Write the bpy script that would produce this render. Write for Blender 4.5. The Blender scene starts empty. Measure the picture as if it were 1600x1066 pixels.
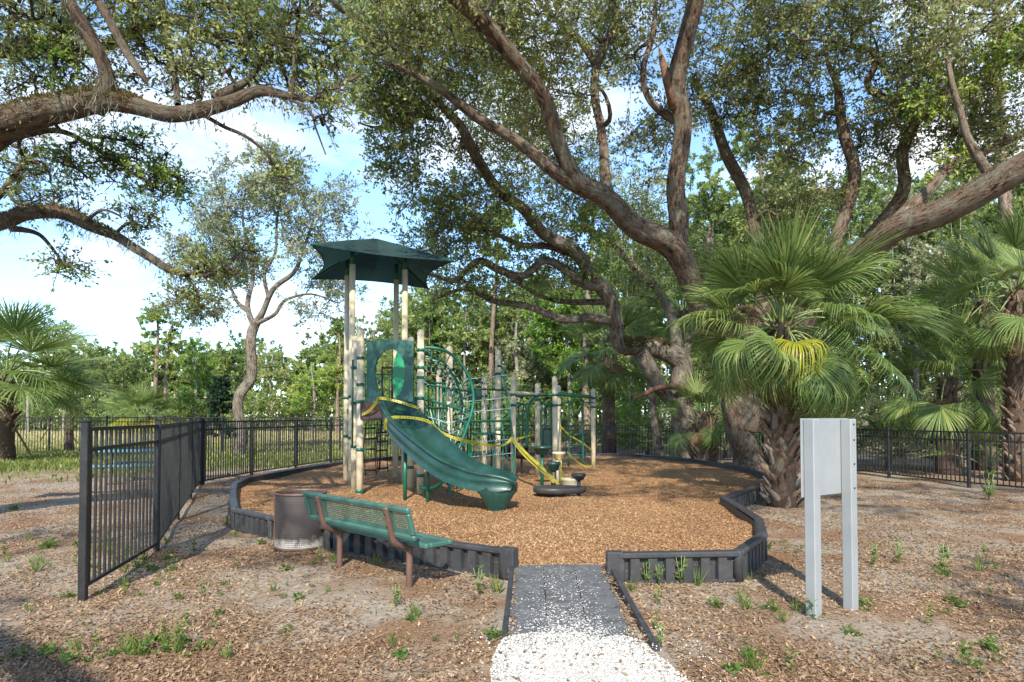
import bpy, math, random
import numpy as np
from mathutils import Vector, Matrix, Euler

# ---------------------------------------------------------------- camera, sky, sun, exposure
random.seed(7)
rng = np.random.default_rng(11)
SC = bpy.context.scene
COL = SC.collection
R = math.radians

CAM_H = 1.6
PITCH = R(1.5)
FPX = 1000.0                       # focal length in photo pixels (photo 1600 wide)
AXIS_Y = 650.0 - FPX * math.tan(PITCH)
cam_d = bpy.data.cameras.new('camera')
cam = bpy.data.objects.new('camera', cam_d); COL.objects.link(cam)
cam.location = (0, 0, CAM_H)
cam.rotation_euler = (R(90) + PITCH, 0, 0)
cam_d.sensor_width = 36.0
cam_d.lens = 36.0 * FPX / 1600.0
cam_d.shift_y = (AXIS_Y - 533.0) / 1600.0
cam_d.clip_end = 3000
cam_d.clip_start = 0.05
SC.camera = cam

SUN_EL, SUN_AZ = R(38), R(183)     # azimuth clockwise from +Y: the sun is behind the camera
W = bpy.data.worlds.new('World'); SC.world = W; W.use_nodes = True
nt = W.node_tree; nt.nodes.clear()
def wn(t): return nt.nodes.new(t)
sky = wn('ShaderNodeTexSky'); sky.sky_type = 'NISHITA'; sky.sun_disc = False
sky.sun_elevation = SUN_EL; sky.sun_rotation = SUN_AZ
sky.air_density = 1.0; sky.dust_density = 0.25; sky.ozone_density = 1.4
tc = wn('ShaderNodeTexCoord'); mp = wn('ShaderNodeMapping')
mp.inputs['Scale'].default_value = (1.0, 1.0, 2.1); mp.inputs['Location'].default_value = (0.9, 0.35, 0.6)
nz = wn('ShaderNodeTexNoise'); nz.inputs['Scale'].default_value = 2.3; nz.inputs['Detail'].default_value = 7
nz.inputs['Roughness'].default_value = 0.53; nz.inputs['Distortion'].default_value = 0.25
rp = wn('ShaderNodeValToRGB'); rp.color_ramp.elements[0].position = 0.52; rp.color_ramp.elements[1].position = 0.70
rp.color_ramp.elements[0].color = (0.04, 0.04, 0.04, 1)
mx = wn('ShaderNodeMix'); mx.data_type = 'RGBA'
mx.inputs['B'].default_value = (4.3, 4.4, 4.6, 1)
bg = wn('ShaderNodeBackground'); bg.inputs['Strength'].default_value = 0.15
out = wn('ShaderNodeOutputWorld')
L = nt.links.new
L(tc.outputs['Generated'], mp.inputs['Vector']); L(mp.outputs['Vector'], nz.inputs['Vector'])
L(nz.outputs['Fac'], rp.inputs['Fac']); L(rp.outputs['Color'], mx.inputs['Factor'])
tint = wn('ShaderNodeMix'); tint.data_type = 'RGBA'; tint.blend_type = 'MULTIPLY'; tint.inputs['Factor'].default_value = 1.0; tint.inputs['B'].default_value = (0.74, 0.89, 1.0, 1)
L(sky.outputs['Color'], tint.inputs['A']); L(tint.outputs['Result'], mx.inputs['A']); L(mx.outputs['Result'], bg.inputs['Color'])
L(bg.outputs['Background'], out.inputs['Surface'])

sun_d = bpy.data.lights.new('sun', 'SUN'); sun_d.energy = 3.3; sun_d.angle = R(0.5)
sun_d.color = (1.0, 0.935, 0.81)
sun = bpy.data.objects.new('sun', sun_d); COL.objects.link(sun)
_sd = Vector((math.sin(SUN_AZ) * math.cos(SUN_EL), math.cos(SUN_AZ) * math.cos(SUN_EL), math.sin(SUN_EL)))
sun.rotation_euler = (-_sd).to_track_quat('-Z', 'Y').to_euler()
sun.location = (0, -10, 20)

SC.view_settings.view_transform = 'Standard'; SC.view_settings.look = 'None'
SC.view_settings.gamma = 1.0; SC.view_settings.use_curve_mapping = False
SC.view_settings.exposure = 1.34
SC.cycles.max_bounces = 6; SC.cycles.diffuse_bounces = 3; SC.cycles.transmission_bounces = 4
SC.cycles.transparent_max_bounces = 8
SC.cycles.use_denoising = True

# ---------------------------------------------------------------- pixel -> place
def ray(px, py):
    a = (px - 800.0) / FPX; b = -(py - AXIS_Y) / FPX
    c, s = math.cos(PITCH), math.sin(PITCH)
    return Vector((a, c - b * s, s + b * c))
def P(px, py, d):
    """the point seen at photo pixel (px,py) standing d metres in front of the camera"""
    r = ray(px, py); r = r * (d / r.y)
    return Vector((r.x, d, CAM_H + r.z))
def G(px, py, z=0.0):
    """where the ray through a pixel meets the level z"""
    r = ray(px, py); k = (z - CAM_H) / r.z
    return Vector((r.x * k, r.y * k, z))

# ---------------------------------------------------------------- materials
MATS = {}
def newmat(name):
    m = bpy.data.materials.new(name); m.use_nodes = True
    t = m.node_tree; t.nodes.clear()
    o = t.nodes.new('ShaderNodeOutputMaterial'); b = t.nodes.new('ShaderNodeBsdfPrincipled')
    t.links.new(b.outputs[0], o.inputs[0])
    MATS[name] = m
    return m, t, b, o
def ramp(t, cols, fac):
    r = t.nodes.new('ShaderNodeValToRGB'); e = r.color_ramp.elements
    while len(e) < len(cols): e.new(0.5)
    for i, (p, c) in enumerate(cols):
        e[i].position = p; e[i].color = (*c, 1)
    t.links.new(fac, r.inputs['Fac']); return r.outputs['Color']
def noise(t, scale, detail=4, vec=None, rough=0.55, dist=0.0):
    n = t.nodes.new('ShaderNodeTexNoise'); n.inputs['Scale'].default_value = scale
    n.inputs['Detail'].default_value = detail; n.inputs['Roughness'].default_value = rough
    n.inputs['Distortion'].default_value = dist
    if vec is not None: t.links.new(vec, n.inputs['Vector'])
    return n.outputs['Fac']
def objco(t): return t.nodes.new('ShaderNodeTexCoord').outputs['Object']
def geoco(t): return t.nodes.new('ShaderNodeNewGeometry').outputs['Position']
def attr(t, name, out='Fac'):
    a = t.nodes.new('ShaderNodeAttribute'); a.attribute_name = name; return a.outputs[out]
def bump(t, b, h, s=0.3, d=0.01):
    n = t.nodes.new('ShaderNodeBump'); n.inputs['Strength'].default_value = s; n.inputs['Distance'].default_value = d
    t.links.new(h, n.inputs['Height']); t.links.new(n.outputs[0], b.inputs['Normal'])
def mixc(t, f, a, b_):
    m = t.nodes.new('ShaderNodeMix'); m.data_type = 'RGBA'
    for k, v in (('A', a), ('B', b_)):
        if isinstance(v, tuple): m.inputs[k].default_value = (*v, 1)
        else: t.links.new(v, m.inputs[k])
    if isinstance(f, float): m.inputs['Factor'].default_value = f
    else: t.links.new(f, m.inputs['Factor'])
    return m.outputs['Result']
def paint(name, c, rough=0.45, vary=0.25, scale=5.0, bmp=0.08, metal=0.0, dust=None):
    """painted or moulded surface with uneven tone, fine grain and dust"""
    m, t, b, o = newmat(name)
    co = geoco(t)
    f = noise(t, scale, 5, co)
    lo = tuple(x * (1 - vary) for x in c); hi = tuple(min(1, x * (1 + vary)) for x in c)
    col = ramp(t, [(0.3, lo), (0.7, hi)], f)
    if dust:
        f2 = noise(t, scale * 2.7, 6, co)
        mk = ramp(t, [(0.52, (0, 0, 0)), (0.75, (0.55, 0.55, 0.55))], f2)
        col = mixc(t, mk, col, dust)
    t.links.new(col, b.inputs['Base Color'])
    rr = t.nodes.new('ShaderNodeMapRange'); rr.inputs['To Min'].default_value = rough * 0.8; rr.inputs['To Max'].default_value = min(1, rough * 1.3)
    t.links.new(f, rr.inputs['Value']); t.links.new(rr.outputs[0], b.inputs['Roughness'])
    b.inputs['Metallic'].default_value = metal
    if bmp: bump(t, b, noise(t, 90, 3, co), bmp, 0.004)
    return m
def leafmat(name, cols, trans=0.35, rough=0.5, gain=1.0):
    m, t, b, o = newmat(name)
    col = ramp(t, [(p, tuple(x * gain for x in c)) for p, c in cols], attr(t, 'rnd'))
    t.links.new(col, b.inputs['Base Color']); b.inputs['Roughness'].default_value = rough
    b.inputs['Specular IOR Level'].default_value = 0.35
    tr = t.nodes.new('ShaderNodeBsdfTranslucent')
    hs = t.nodes.new('ShaderNodeHueSaturation'); hs.inputs['Value'].default_value = 1.5; hs.inputs['Hue'].default_value = 0.485
    t.links.new(col, hs.inputs['Color']); t.links.new(hs.outputs[0], tr.inputs['Color'])
    ms = t.nodes.new('ShaderNodeMixShader'); ms.inputs[0].default_value = trans
    t.links.new(b.outputs[0], ms.inputs[1]); t.links.new(tr.outputs[0], ms.inputs[2])
    t.links.new(ms.outputs[0], o.inputs[0])
    return m
def barkmat(name, dark, mid, lichen, lich_amt=0.5, bs=0.9):
    m, t, b, o = newmat(name)
    ac = attr(t, 'barkco', 'Vector')
    mp = t.nodes.new('ShaderNodeMapping'); mp.inputs['Scale'].default_value = (13, 13, 3.6); t.links.new(ac, mp.inputs['Vector'])
    f = noise(t, 1.25, 8, mp.outputs[0], 0.68, 1.2)
    col = ramp(t, [(0.40, dark), (0.52, mid), (0.70, tuple(min(1, x * 1.55) for x in mid))], f)
    co = geoco(t)
    f2 = noise(t, 3.3, 6, co, 0.6)
    mk = ramp(t, [(0.60 - 0.25 * lich_amt, (0, 0, 0)), (0.78 - 0.2 * lich_amt, (0.8, 0.8, 0.8))], f2)
    col = mixc(t, mk, col, lichen)
    t.links.new(col, b.inputs['Base Color']); b.inputs['Roughness'].default_value = 0.92
    b.inputs['Specular IOR Level'].default_value = 0.15
    bump(t, b, f, min(1, bs), 0.12)
    return m

# ---------------------------------------------------------------- mesh helpers
def fast_mesh(name, v, f, attrs=None, smooth=False):
    """v Nx3, f Mx3 or Mx4 arrays"""
    v = np.asarray(v, dtype=np.float32); f = np.asarray(f, dtype=np.int32)
    me = bpy.data.meshes.new(name); k = f.shape[1]
    me.vertices.add(len(v)); me.vertices.foreach_set('co', v.ravel())
    me.loops.add(f.size); me.loops.foreach_set('vertex_index', f.ravel())
    me.polygons.add(len(f))
    me.polygons.foreach_set('loop_start', np.arange(0, f.size, k, dtype=np.int32))
    me.polygons.foreach_set('loop_total', np.full(len(f), k, dtype=np.int32))
    if smooth: me.polygons.foreach_set('use_smooth', np.ones(len(f), dtype=bool))
    for an, arr in (attrs or {}).items():
        arr = np.asarray(arr, dtype=np.float32)
        if arr.ndim == 2:
            a = me.attributes.new(an, 'FLOAT_VECTOR', 'POINT'); a.data.foreach_set('vector', arr.ravel())
        else:
            a = me.attributes.new(an, 'FLOAT', 'POINT'); a.data.foreach_set('value', arr)
    me.update(calc_edges=True); me.validate(verbose=False)
    return me

class MB:
    """collects faces for one mesh"""
    def __init__(s): s.v = []; s.f = []; s.sm = []
    def add(s, v, f, smooth=False):
        o = len(s.v); s.v += [tuple(x) for x in v]
        s.f += [tuple(i + o for i in q) for q in f]; s.sm += [smooth] * len(f)
        return s
    def box(s, c, size, rz=0, M=None, bev=0.0):
        hx, hy, hz = (x / 2 for x in size)
        if bev > 0:
            b = min(bev, hx * .9, hy * .9, hz * .9)
            # chamfered box: 24 points
            vs = []; idx = {}
            for sx in (-1, 1):
                for sy in (-1, 1):
                    for sz in (-1, 1):
                        for a in range(3):
                            p = [sx * hx, sy * hy, sz * hz]
                            for k in range(3):
                                if k != a: p[k] -= (sx, sy, sz)[k] * b
                            idx[(sx, sy, sz, a)] = len(vs); vs.append(Vector(p))
            fs = []
            for a in range(3):
                u, w = (a + 1) % 3, (a + 2) % 3
                for sg in (-1, 1):
                    q = []
                    for su, sw in ((-1, -1), (1, -1), (1, 1), (-1, 1)):
                        k = [0, 0, 0]; k[a] = sg; k[u] = su; k[w] = sw
                        q.append(idx[(*k, a)])
                    fs.append(q if sg > 0 else q[::-1])
            for a in range(3):      # edges along axis a
                u, w = (a + 1) % 3, (a + 2) % 3
                for su in (-1, 1):
                    for sw in (-1, 1):
                        def g(sa, ax):
                            k = [0, 0, 0]; k[a] = sa; k[u] = su; k[w] = sw
                            return idx[(*k, ax)]
                        q = [g(-1, u), g(1, u), g(1, w), g(-1, w)]
                        fs.append(q if su * sw < 0 else q[::-1])
            for sx in (-1, 1):
                for sy in (-1, 1):
                    for sz in (-1, 1):
                        q = [idx[(sx, sy, sz, a)] for a in range(3)]
                        fs.append(q if sx * sy * sz > 0 else q[::-1])
        else:
            vs = [Vector((x, y, z)) for x in (-hx, hx) for y in (-hy, hy) for z in (-hz, hz)]
            fs = [(0, 1, 3, 2), (4, 6, 7, 5), (0, 4, 5, 1), (2, 3, 7, 6), (0, 2, 6, 4), (1, 5, 7, 3)]
        T = Matrix.Translation(Vector(c)) @ (M.to_4x4() if M is not None else Matrix.Rotation(rz, 4, 'Z'))
        return s.add([T @ p for p in vs], fs)
    def tube(s, pts, rad, n=8, caps=True, smooth=True):
        pts = [Vector(p) for p in pts]
        if not hasattr(rad, '__len__'): rad = [rad] * len(pts)
        rings = []; u = None
        for i, p in enumerate(pts):
            a = pts[max(0, i - 1)]; b = pts[min(len(pts) - 1, i + 1)]
            t = (b - a).normalized()
            if u is None:
                u = t.orthogonal().normalized()
            else:
                u = (u - t * u.dot(t)); u = u.normalized() if u.length > 1e-6 else t.orthogonal().normalized()
            w = t.cross(u)
            rings.append([p + (u * math.cos(2 * math.pi * k / n) + w * math.sin(2 * math.pi * k / n)) * rad[i] for k in range(n)])
        vs = [x for r in rings for x in r]; fs = []
        for i in range(len(pts) - 1):
            for k in range(n):
                k2 = (k + 1) % n
                fs.append((i * n + k, i * n + k2, (i + 1) * n + k2, (i + 1) * n + k))
        s.add(vs, fs, smooth)
        if caps:
            o = len(s.v) - len(vs)
            s.f.append(tuple(o + k for k in range(n))[::-1]); s.sm.append(False)
            s.f.append(tuple(o + (len(pts) - 1) * n + k for k in range(n))); s.sm.append(False)
        return s
    def lathe(s, prof, c=(0, 0, 0), n=20, smooth=True, close=False):
        vs = []; fs = []
        for r, z in prof:
            for k in range(n):
                a = 2 * math.pi * k / n
                vs.append((c[0] + r * math.cos(a), c[1] + r * math.sin(a), c[2] + z))
        m = len(prof)
        for i in range(m - 1):
            for k in range(n):
                k2 = (k + 1) % n
                fs.append((i * n + k, i * n + k2, (i + 1) * n + k2, (i + 1) * n + k))
        return s.add(vs, fs, smooth)
    def grid(s, rows, smooth=True, closed=False):
        """rows: list of equal-length point lists"""
        n = len(rows[0]); vs = [p for r in rows for p in r]; fs = []
        for i in range(len(rows) - 1):
            for k in range(n if closed else n - 1):
                k2 = (k + 1) % n
                fs.append((i * n + k, i * n + k2, (i + 1) * n + k2, (i + 1) * n + k))
        return s.add(vs, fs, smooth)
    def mesh(s, name):
        me = bpy.data.meshes.new(name); me.from_pydata(s.v, [], s.f)
        me.polygons.foreach_set('use_smooth', s.sm); me.update(); return me

def link(name, me, mat=None, parent=None, base=None, mw=None):
    o = bpy.data.objects.new(name, me); COL.objects.link(o)
    if mat is not None and me is not None and len(me.materials) == 0: me.materials.append(mat)
    if parent is not None:
        o.parent = parent
        if base == 'world':          # vertices are in world space
            o.matrix_parent_inverse = world_inv(parent)
    return o
def world_inv(p):
    m = Matrix.LocRotScale(p.location, p.rotation_euler, p.scale)
    q = p
    if q.parent is not None: m = (world_inv(q.parent).inverted()) @ q.matrix_parent_inverse @ m
    return m.inverted()
def obj(name, mb, mat, parent=None, local=False):
    return link(name, mb.mesh(name), mat, parent, None if local else 'world')
def tag(o, label, cat=None, group=None, kind=None):
    if label: o['label'] = label
    if cat: o['category'] = cat
    if group: o['group'] = group
    if kind: o['kind'] = kind
    return o
def thing(name, label, cat, loc=(0, 0, 0), group=None, rz=0):
    o = bpy.data.objects.new(name, None); COL.objects.link(o); o.location = loc; o.rotation_euler = (0, 0, rz)
    o.empty_display_size = 0.2
    return tag(o, label, cat, group)
def struct(o): o['kind'] = 'structure'; return o
def crom(pts, per=5):
    """smooth curve through points (each a tuple of any length)"""
    pts = [np.array(p, dtype=float) for p in pts]; o = []
    n = len(pts)
    for i in range(n - 1):
        p0, p1, p2, p3 = pts[max(0, i - 1)], pts[i], pts[i + 1], pts[min(n - 1, i + 2)]
        for k in range(per):
            t = k / per
            o.append(0.5 * ((2 * p1) + (-p0 + p2) * t + (2 * p0 - 5 * p1 + 4 * p2 - p3) * t * t + (-p0 + 3 * p1 - 3 * p2 + p3) * t ** 3))
    o.append(pts[-1]); return o
def gz(x, y):
    """small unevenness of the ground"""
    return 0.018 * np.sin(x * 1.3 + 0.6 * y) * np.cos(y * 0.9 - 0.4 * x) + 0.012 * np.sin(x * 3.1 - y * 2.3) + 0.006 * np.sin(x * 7.7 + y * 6.1)
# ---------------------------------------------------------------- material list
CREAM = paint('cream_post_paint', (0.50, 0.42, 0.285), 0.45, 0.10, 3)
GREEN = paint('green_coated_metal', (0.004, 0.095, 0.056), 0.35, 0.2, 6)
BGREEN = paint('bright_green_plastic', (0.0, 0.25, 0.10), 0.35, 0.15, 4)
TEAL = paint('dark_green_plastic', (0.009, 0.043, 0.034), 0.36, 0.4, 3, 0.1, dust=(0.04, 0.08, 0.068))
PANELG = paint('teal_green_panel_plastic', (0.015, 0.08, 0.065), 0.5, 0.2, 3)
BENCHG = paint('bench_green_coating', (0.042, 0.112, 0.088), 0.4, 0.15, 5)
BROWN = paint('brown_tube_paint', (0.115, 0.062, 0.045), 0.45, 0.15, 5)
DECK = paint('brown_deck_coating', (0.045, 0.02, 0.018), 0.5, 0.2, 5)
BLACK = paint('black_fence_paint', (0.011, 0.011, 0.012), 0.42, 0.25, 6, dust=(0.035, 0.032, 0.03))
BORDER = paint('black_border_plastic', (0.034, 0.034, 0.037), 0.5, 0.25, 4, 0.15, dust=(0.085, 0.08, 0.075))
DARKPL = paint('dark_grey_plastic', (0.03, 0.027, 0.028), 0.5, 0.25, 4, dust=(0.09, 0.08, 0.075))
ROPE = paint('green_rope', (0.02, 0.17, 0.14), 0.8, 0.3, 20)
GROPE = paint('pale_rope', (0.32, 0.42, 0.38), 0.8, 0.3, 20)
CHAIN = paint('dark_chain_metal', (0.02, 0.018, 0.016), 0.5, 0.2, 9)
SIGN = paint('grey_sign_paint', (0.245, 0.255, 0.26), 0.5, 0.10, 3)
RUBBER = paint('rubber_mat', (0.085, 0.086, 0.088), 0.85, 0.35, 9, 0.5, dust=(0.20, 0.19, 0.175))
WOODS = paint('stake_wood', (0.40, 0.26, 0.14), 0.8, 0.2, 9)
TBLUE = paint('blue_table_coating', (0.07, 0.20, 0.24), 0.5, 0.15, 5)
PALED = paint('bleached_dead_wood', (0.45, 0.42, 0.38), 0.85, 0.2, 6)
SNAP = paint('broken_orange_wood', (0.17, 0.085, 0.05), 0.85, 0.4, 12)

def tape_mat():
    m, t, b, o = newmat('yellow_caution_tape')
    co = attr(t, 'tco', 'Vector')
    sp = t.nodes.new('ShaderNodeSeparateXYZ'); t.links.new(co, sp.inputs[0])
    # black print: dashes along the middle of the ribbon
    w = t.nodes.new('ShaderNodeTexBrick'); w.inputs['Scale'].default_value = 1.0
    w.inputs['Color1'].default_value = (0.16, 0.13, 0.02, 1); w.inputs['Color2'].default_value = (0.55, 0.49, 0.06, 1)
    w.inputs['Mortar'].default_value = (0.55, 0.49, 0.06, 1); w.inputs['Mortar Size'].default_value = 0.30
    w.inputs['Brick Width'].default_value = 1.1; w.inputs['Row Height'].default_value = 1.0; w.inputs['Bias'].default_value = -0.35
    mp = t.nodes.new('ShaderNodeMapping'); mp.inputs['Scale'].default_value = (22, 1.0, 1); t.links.new(co, mp.inputs[0])
    t.links.new(mp.outputs[0], w.inputs['Vector'])
    t.links.new(w.outputs['Color'], b.inputs['Base Color']); b.inputs['Roughness'].default_value = 0.35
    tr = t.nodes.new('ShaderNodeBsdfTranslucent'); t.links.new(w.outputs['Color'], tr.inputs['Color'])
    ms = t.nodes.new('ShaderNodeMixShader'); ms.inputs[0].default_value = 0.35
    t.links.new(b.outputs[0], ms.inputs[1]); t.links.new(tr.outputs[0], ms.inputs[2]); t.links.new(ms.outputs[0], o.inputs[0])
    return m
TAPE = tape_mat()

def canopy_mat():
    m, t, b, o = newmat('green_shade_cloth')
    f = noise(t, 4, 5, geoco(t))
    col = ramp(t, [(0.3, (0.009, 0.032, 0.031)), (0.7, (0.017, 0.052, 0.048))], f)
    t.links.new(col, b.inputs['Base Color']); b.inputs['Roughness'].default_value = 0.8
    tr = t.nodes.new('ShaderNodeBsdfTranslucent'); tr.inputs['Color'].default_value = (0.02, 0.06, 0.06, 1)
    ms = t.nodes.new('ShaderNodeMixShader'); ms.inputs[0].default_value = 0.25
    t.links.new(b.outputs[0], ms.inputs[1]); t.links.new(tr.outputs[0], ms.inputs[2]); t.links.new(ms.outputs[0], o.inputs[0])
    return m
CANOPY = canopy_mat()

def perf_mat(name, c, pitch_u, pitch_v, hole=0.5, dirt=None):
    """sheet with small punched holes; attribute 'tco' gives metres along and up the sheet"""
    m, t, b, o = newmat(name)
    co = attr(t, 'tco', 'Vector')
    sp = t.nodes.new('ShaderNodeSeparateXYZ'); t.links.new(co, sp.inputs[0])
    def cell(ch, pitch):
        a = t.nodes.new('ShaderNodeMath'); a.operation = 'MULTIPLY'; a.inputs[1].default_value = 1 / pitch; t.links.new(sp.outputs[ch], a.inputs[0])
        f = t.nodes.new('ShaderNodeMath'); f.operation = 'FRACT'; t.links.new(a.outputs[0], f.inputs[0])
        s = t.nodes.new('ShaderNodeMath'); s.operation = 'LESS_THAN'; s.inputs[1].default_value = hole; t.links.new(f.outputs[0], s.inputs[0])
        return s.outputs[0]
    an = t.nodes.new('ShaderNodeMath'); an.operation = 'MULTIPLY'
    t.links.new(cell(0, pitch_u), an.inputs[0]); t.links.new(cell(1, pitch_v), an.inputs[1])
    f = noise(t, 6, 5, geoco(t))
    col = ramp(t, [(0.3, tuple(x * .75 for x in c)), (0.7, tuple(x * 1.25 for x in c))], f)
    if dirt:
        mr = t.nodes.new('ShaderNodeMapRange'); mr.inputs['From Min'].default_value = -0.06; mr.inputs['From Max'].default_value = 0.05
        mr.inputs['To Min'].default_value = 1; mr.inputs['To Max'].default_value = 0
        ad = t.nodes.new('ShaderNodeMath'); ad.operation = 'MULTIPLY_ADD'; ad.inputs[1].default_value = -0.22; t.links.new(noise(t, 14, 5, geoco(t)), ad.inputs[0])
        t.links.new(sp.outputs[1], ad.inputs[2]); t.links.new(ad.outputs[0], mr.inputs['Value'])
        m2 = t.nodes.new('ShaderNodeMath'); m2.operation = 'ADD'; m2.inputs[1].default_value = 0.0; t.links.new(mr.outputs[0], m2.inputs[0])
        col = mixc(t, m2.outputs[0], col, dirt)
    t.links.new(col, b.inputs['Base Color']); b.inputs['Roughness'].default_value = 0.5
    tp = t.nodes.new('ShaderNodeBsdfTransparent'); ms = t.nodes.new('ShaderNodeMixShader')
    t.links.new(an.outputs[0], ms.inputs[0]); t.links.new(b.outputs[0], ms.inputs[1]); t.links.new(tp.outputs[0], ms.inputs[2])
    t.links.new(ms.outputs[0], o.inputs[0])
    return m
BINM = perf_mat('punched_brown_metal', (0.052, 0.042, 0.039), 0.0228, 0.0228, 0.40, dirt=(0.42, 0.39, 0.34))
BENCHP = perf_mat('punched_green_bench_sheet', (0.042, 0.108, 0.085), 0.021, 0.021, 0.46)

OAKLEAF = leafmat('live_oak_leaves', [(0.0, (0.040, 0.062, 0.016)), (0.35, (0.080, 0.112, 0.028)), (0.65, (0.130, 0.160, 0.045)), (0.86, (0.175, 0.205, 0.058)), (1.0, (0.21, 0.215, 0.085))], 0.38, gain=1.7)
OAKLEAF2 = leafmat('olive_oak_leaves', [(0.0, (0.046, 0.062, 0.018)), (0.35, (0.092, 0.114, 0.034)), (0.65, (0.145, 0.162, 0.054)), (0.88, (0.180, 0.195, 0.068)), (1.0, (0.21, 0.205, 0.09))], 0.36, gain=1.7)
BRIGHT = leafmat('bright_green_leaves', [(0.0, (0.040, 0.080, 0.014)), (0.4, (0.085, 0.150, 0.025)), (0.75, (0.140, 0.215, 0.035)), (1.0, (0.24, 0.27, 0.06))], 0.42, gain=1.7)
FARLEAF = leafmat('far_wood_leaves', [(0.0, (0.050, 0.078, 0.022)), (0.4, (0.098, 0.138, 0.038)), (0.75, (0.155, 0.188, 0.056)), (1.0, (0.22, 0.22, 0.09))], 0.40, gain=1.7)
GREYLEAF = leafmat('grey_green_leaves', [(0.0, (0.070, 0.085, 0.040)), (0.5, (0.130, 0.150, 0.070)), (1.0, (0.22, 0.22, 0.14))], 0.35, gain=1.7)
PINELEAF = leafmat('pine_needles', [(0.0, (0.060, 0.090, 0.020)), (0.5, (0.120, 0.165, 0.035)), (1.0, (0.21, 0.23, 0.06))], 0.3, gain=1.7)
DKPINE = leafmat('dark_pine_needles', [(0.0, (0.012, 0.032, 0.014)), (1.0, (0.030, 0.065, 0.028))], 0.2)
MOSS = leafmat('spanish_moss_strands', [(0.0, (0.12, 0.12, 0.095)), (1.0, (0.26, 0.26, 0.21))], 0.3, 0.9)
FERN = leafmat('dry_fern_fronds', [(0.0, (0.055, 0.050, 0.020)), (0.5, (0.15, 0.105, 0.045)), (1.0, (0.20, 0.19, 0.055))], 0.3, 0.8)
FROND = leafmat('palm_frond_green', [(0.0, (0.045, 0.085, 0.022)), (0.45, (0.105, 0.155, 0.04)), (0.8, (0.20, 0.235, 0.075)), (1.0, (0.30, 0.28, 0.11))], 0.36, 0.5, gain=1.35)
FRONDY = leafmat('yellow_palm_frond', [(0.0, (0.16, 0.20, 0.03)), (0.6, (0.38, 0.36, 0.03)), (1.0, (0.42, 0.36, 0.05))], 0.35, 0.35)
FRONDB = leafmat('dead_palm_frond', [(0.0, (0.15, 0.085, 0.045)), (0.6, (0.30, 0.21, 0.12)), (1.0, (0.42, 0.34, 0.22))], 0.25, 0.8)
STALK = paint('palm_leaf_stalk', (0.16, 0.21, 0.07), 0.45, 0.2, 6)
BOOT = paint('palm_boot_fibre', (0.15, 0.09, 0.055), 0.9, 0.5, 16, 0.5)
BOOTG = paint('grey_palm_boot', (0.19, 0.145, 0.105), 0.9, 0.35, 16, 0.5)
PTRUNK = paint('palm_trunk_fibre', (0.075, 0.046, 0.030), 0.95, 0.5, 18, 0.8)
WEED = leafmat('weed_leaves', [(0.0, (0.04, 0.085, 0.018)), (0.5, (0.095, 0.165, 0.03)), (1.0, (0.20, 0.24, 0.05))], 0.4)
GRASSM = leafmat('field_grass', [(0.0, (0.09, 0.13, 0.025)), (0.45, (0.20, 0.22, 0.055)), (0.8, (0.38, 0.34, 0.14)), (1.0, (0.46, 0.40, 0.20))], 0.35)
LITTER = leafmat('fallen_leaves', [(0.0, (0.095, 0.05, 0.028)), (0.3, (0.20, 0.12, 0.066)), (0.6, (0.32, 0.205, 0.115)), (0.85, (0.39, 0.28, 0.175)), (1.0, (0.42, 0.32, 0.20))], 0.12, 0.7)
CHIPM = leafmat('wood_chips', [(0.0, (0.14, 0.066, 0.030)), (0.25, (0.29, 0.155, 0.070)), (0.65, (0.42, 0.245, 0.118)), (1.0, (0.55, 0.38, 0.21))], 0.0, 0.8)
SHELLM = leafmat('white_shell_bits', [(0.0, (0.44, 0.40, 0.34)), (0.3, (0.62, 0.59, 0.53)), (1.0, (0.76, 0.74, 0.70))], 0.0, 0.7)
BARK1 = barkmat('oak_bark_reddish', (0.035, 0.023, 0.017), (0.185, 0.125, 0.092), (0.235, 0.22, 0.165), 0.6)
BARK2 = barkmat('oak_bark_grey', (0.045, 0.034, 0.027), (0.195, 0.155, 0.122), (0.28, 0.26, 0.21), 0.6)
BARK3 = barkmat('oak_bark_dark', (0.03, 0.02, 0.013), (0.118, 0.08, 0.056), (0.18, 0.165, 0.12), 0.55)
BARK4 = barkmat('pale_bark', (0.09, 0.07, 0.055), (0.22, 0.185, 0.155), (0.31, 0.29, 0.25), 0.6, 0.5)
BARKP = barkmat('pine_bark', (0.085, 0.055, 0.042), (0.25, 0.175, 0.135), (0.33, 0.28, 0.23), 0.3, 0.7)

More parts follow.
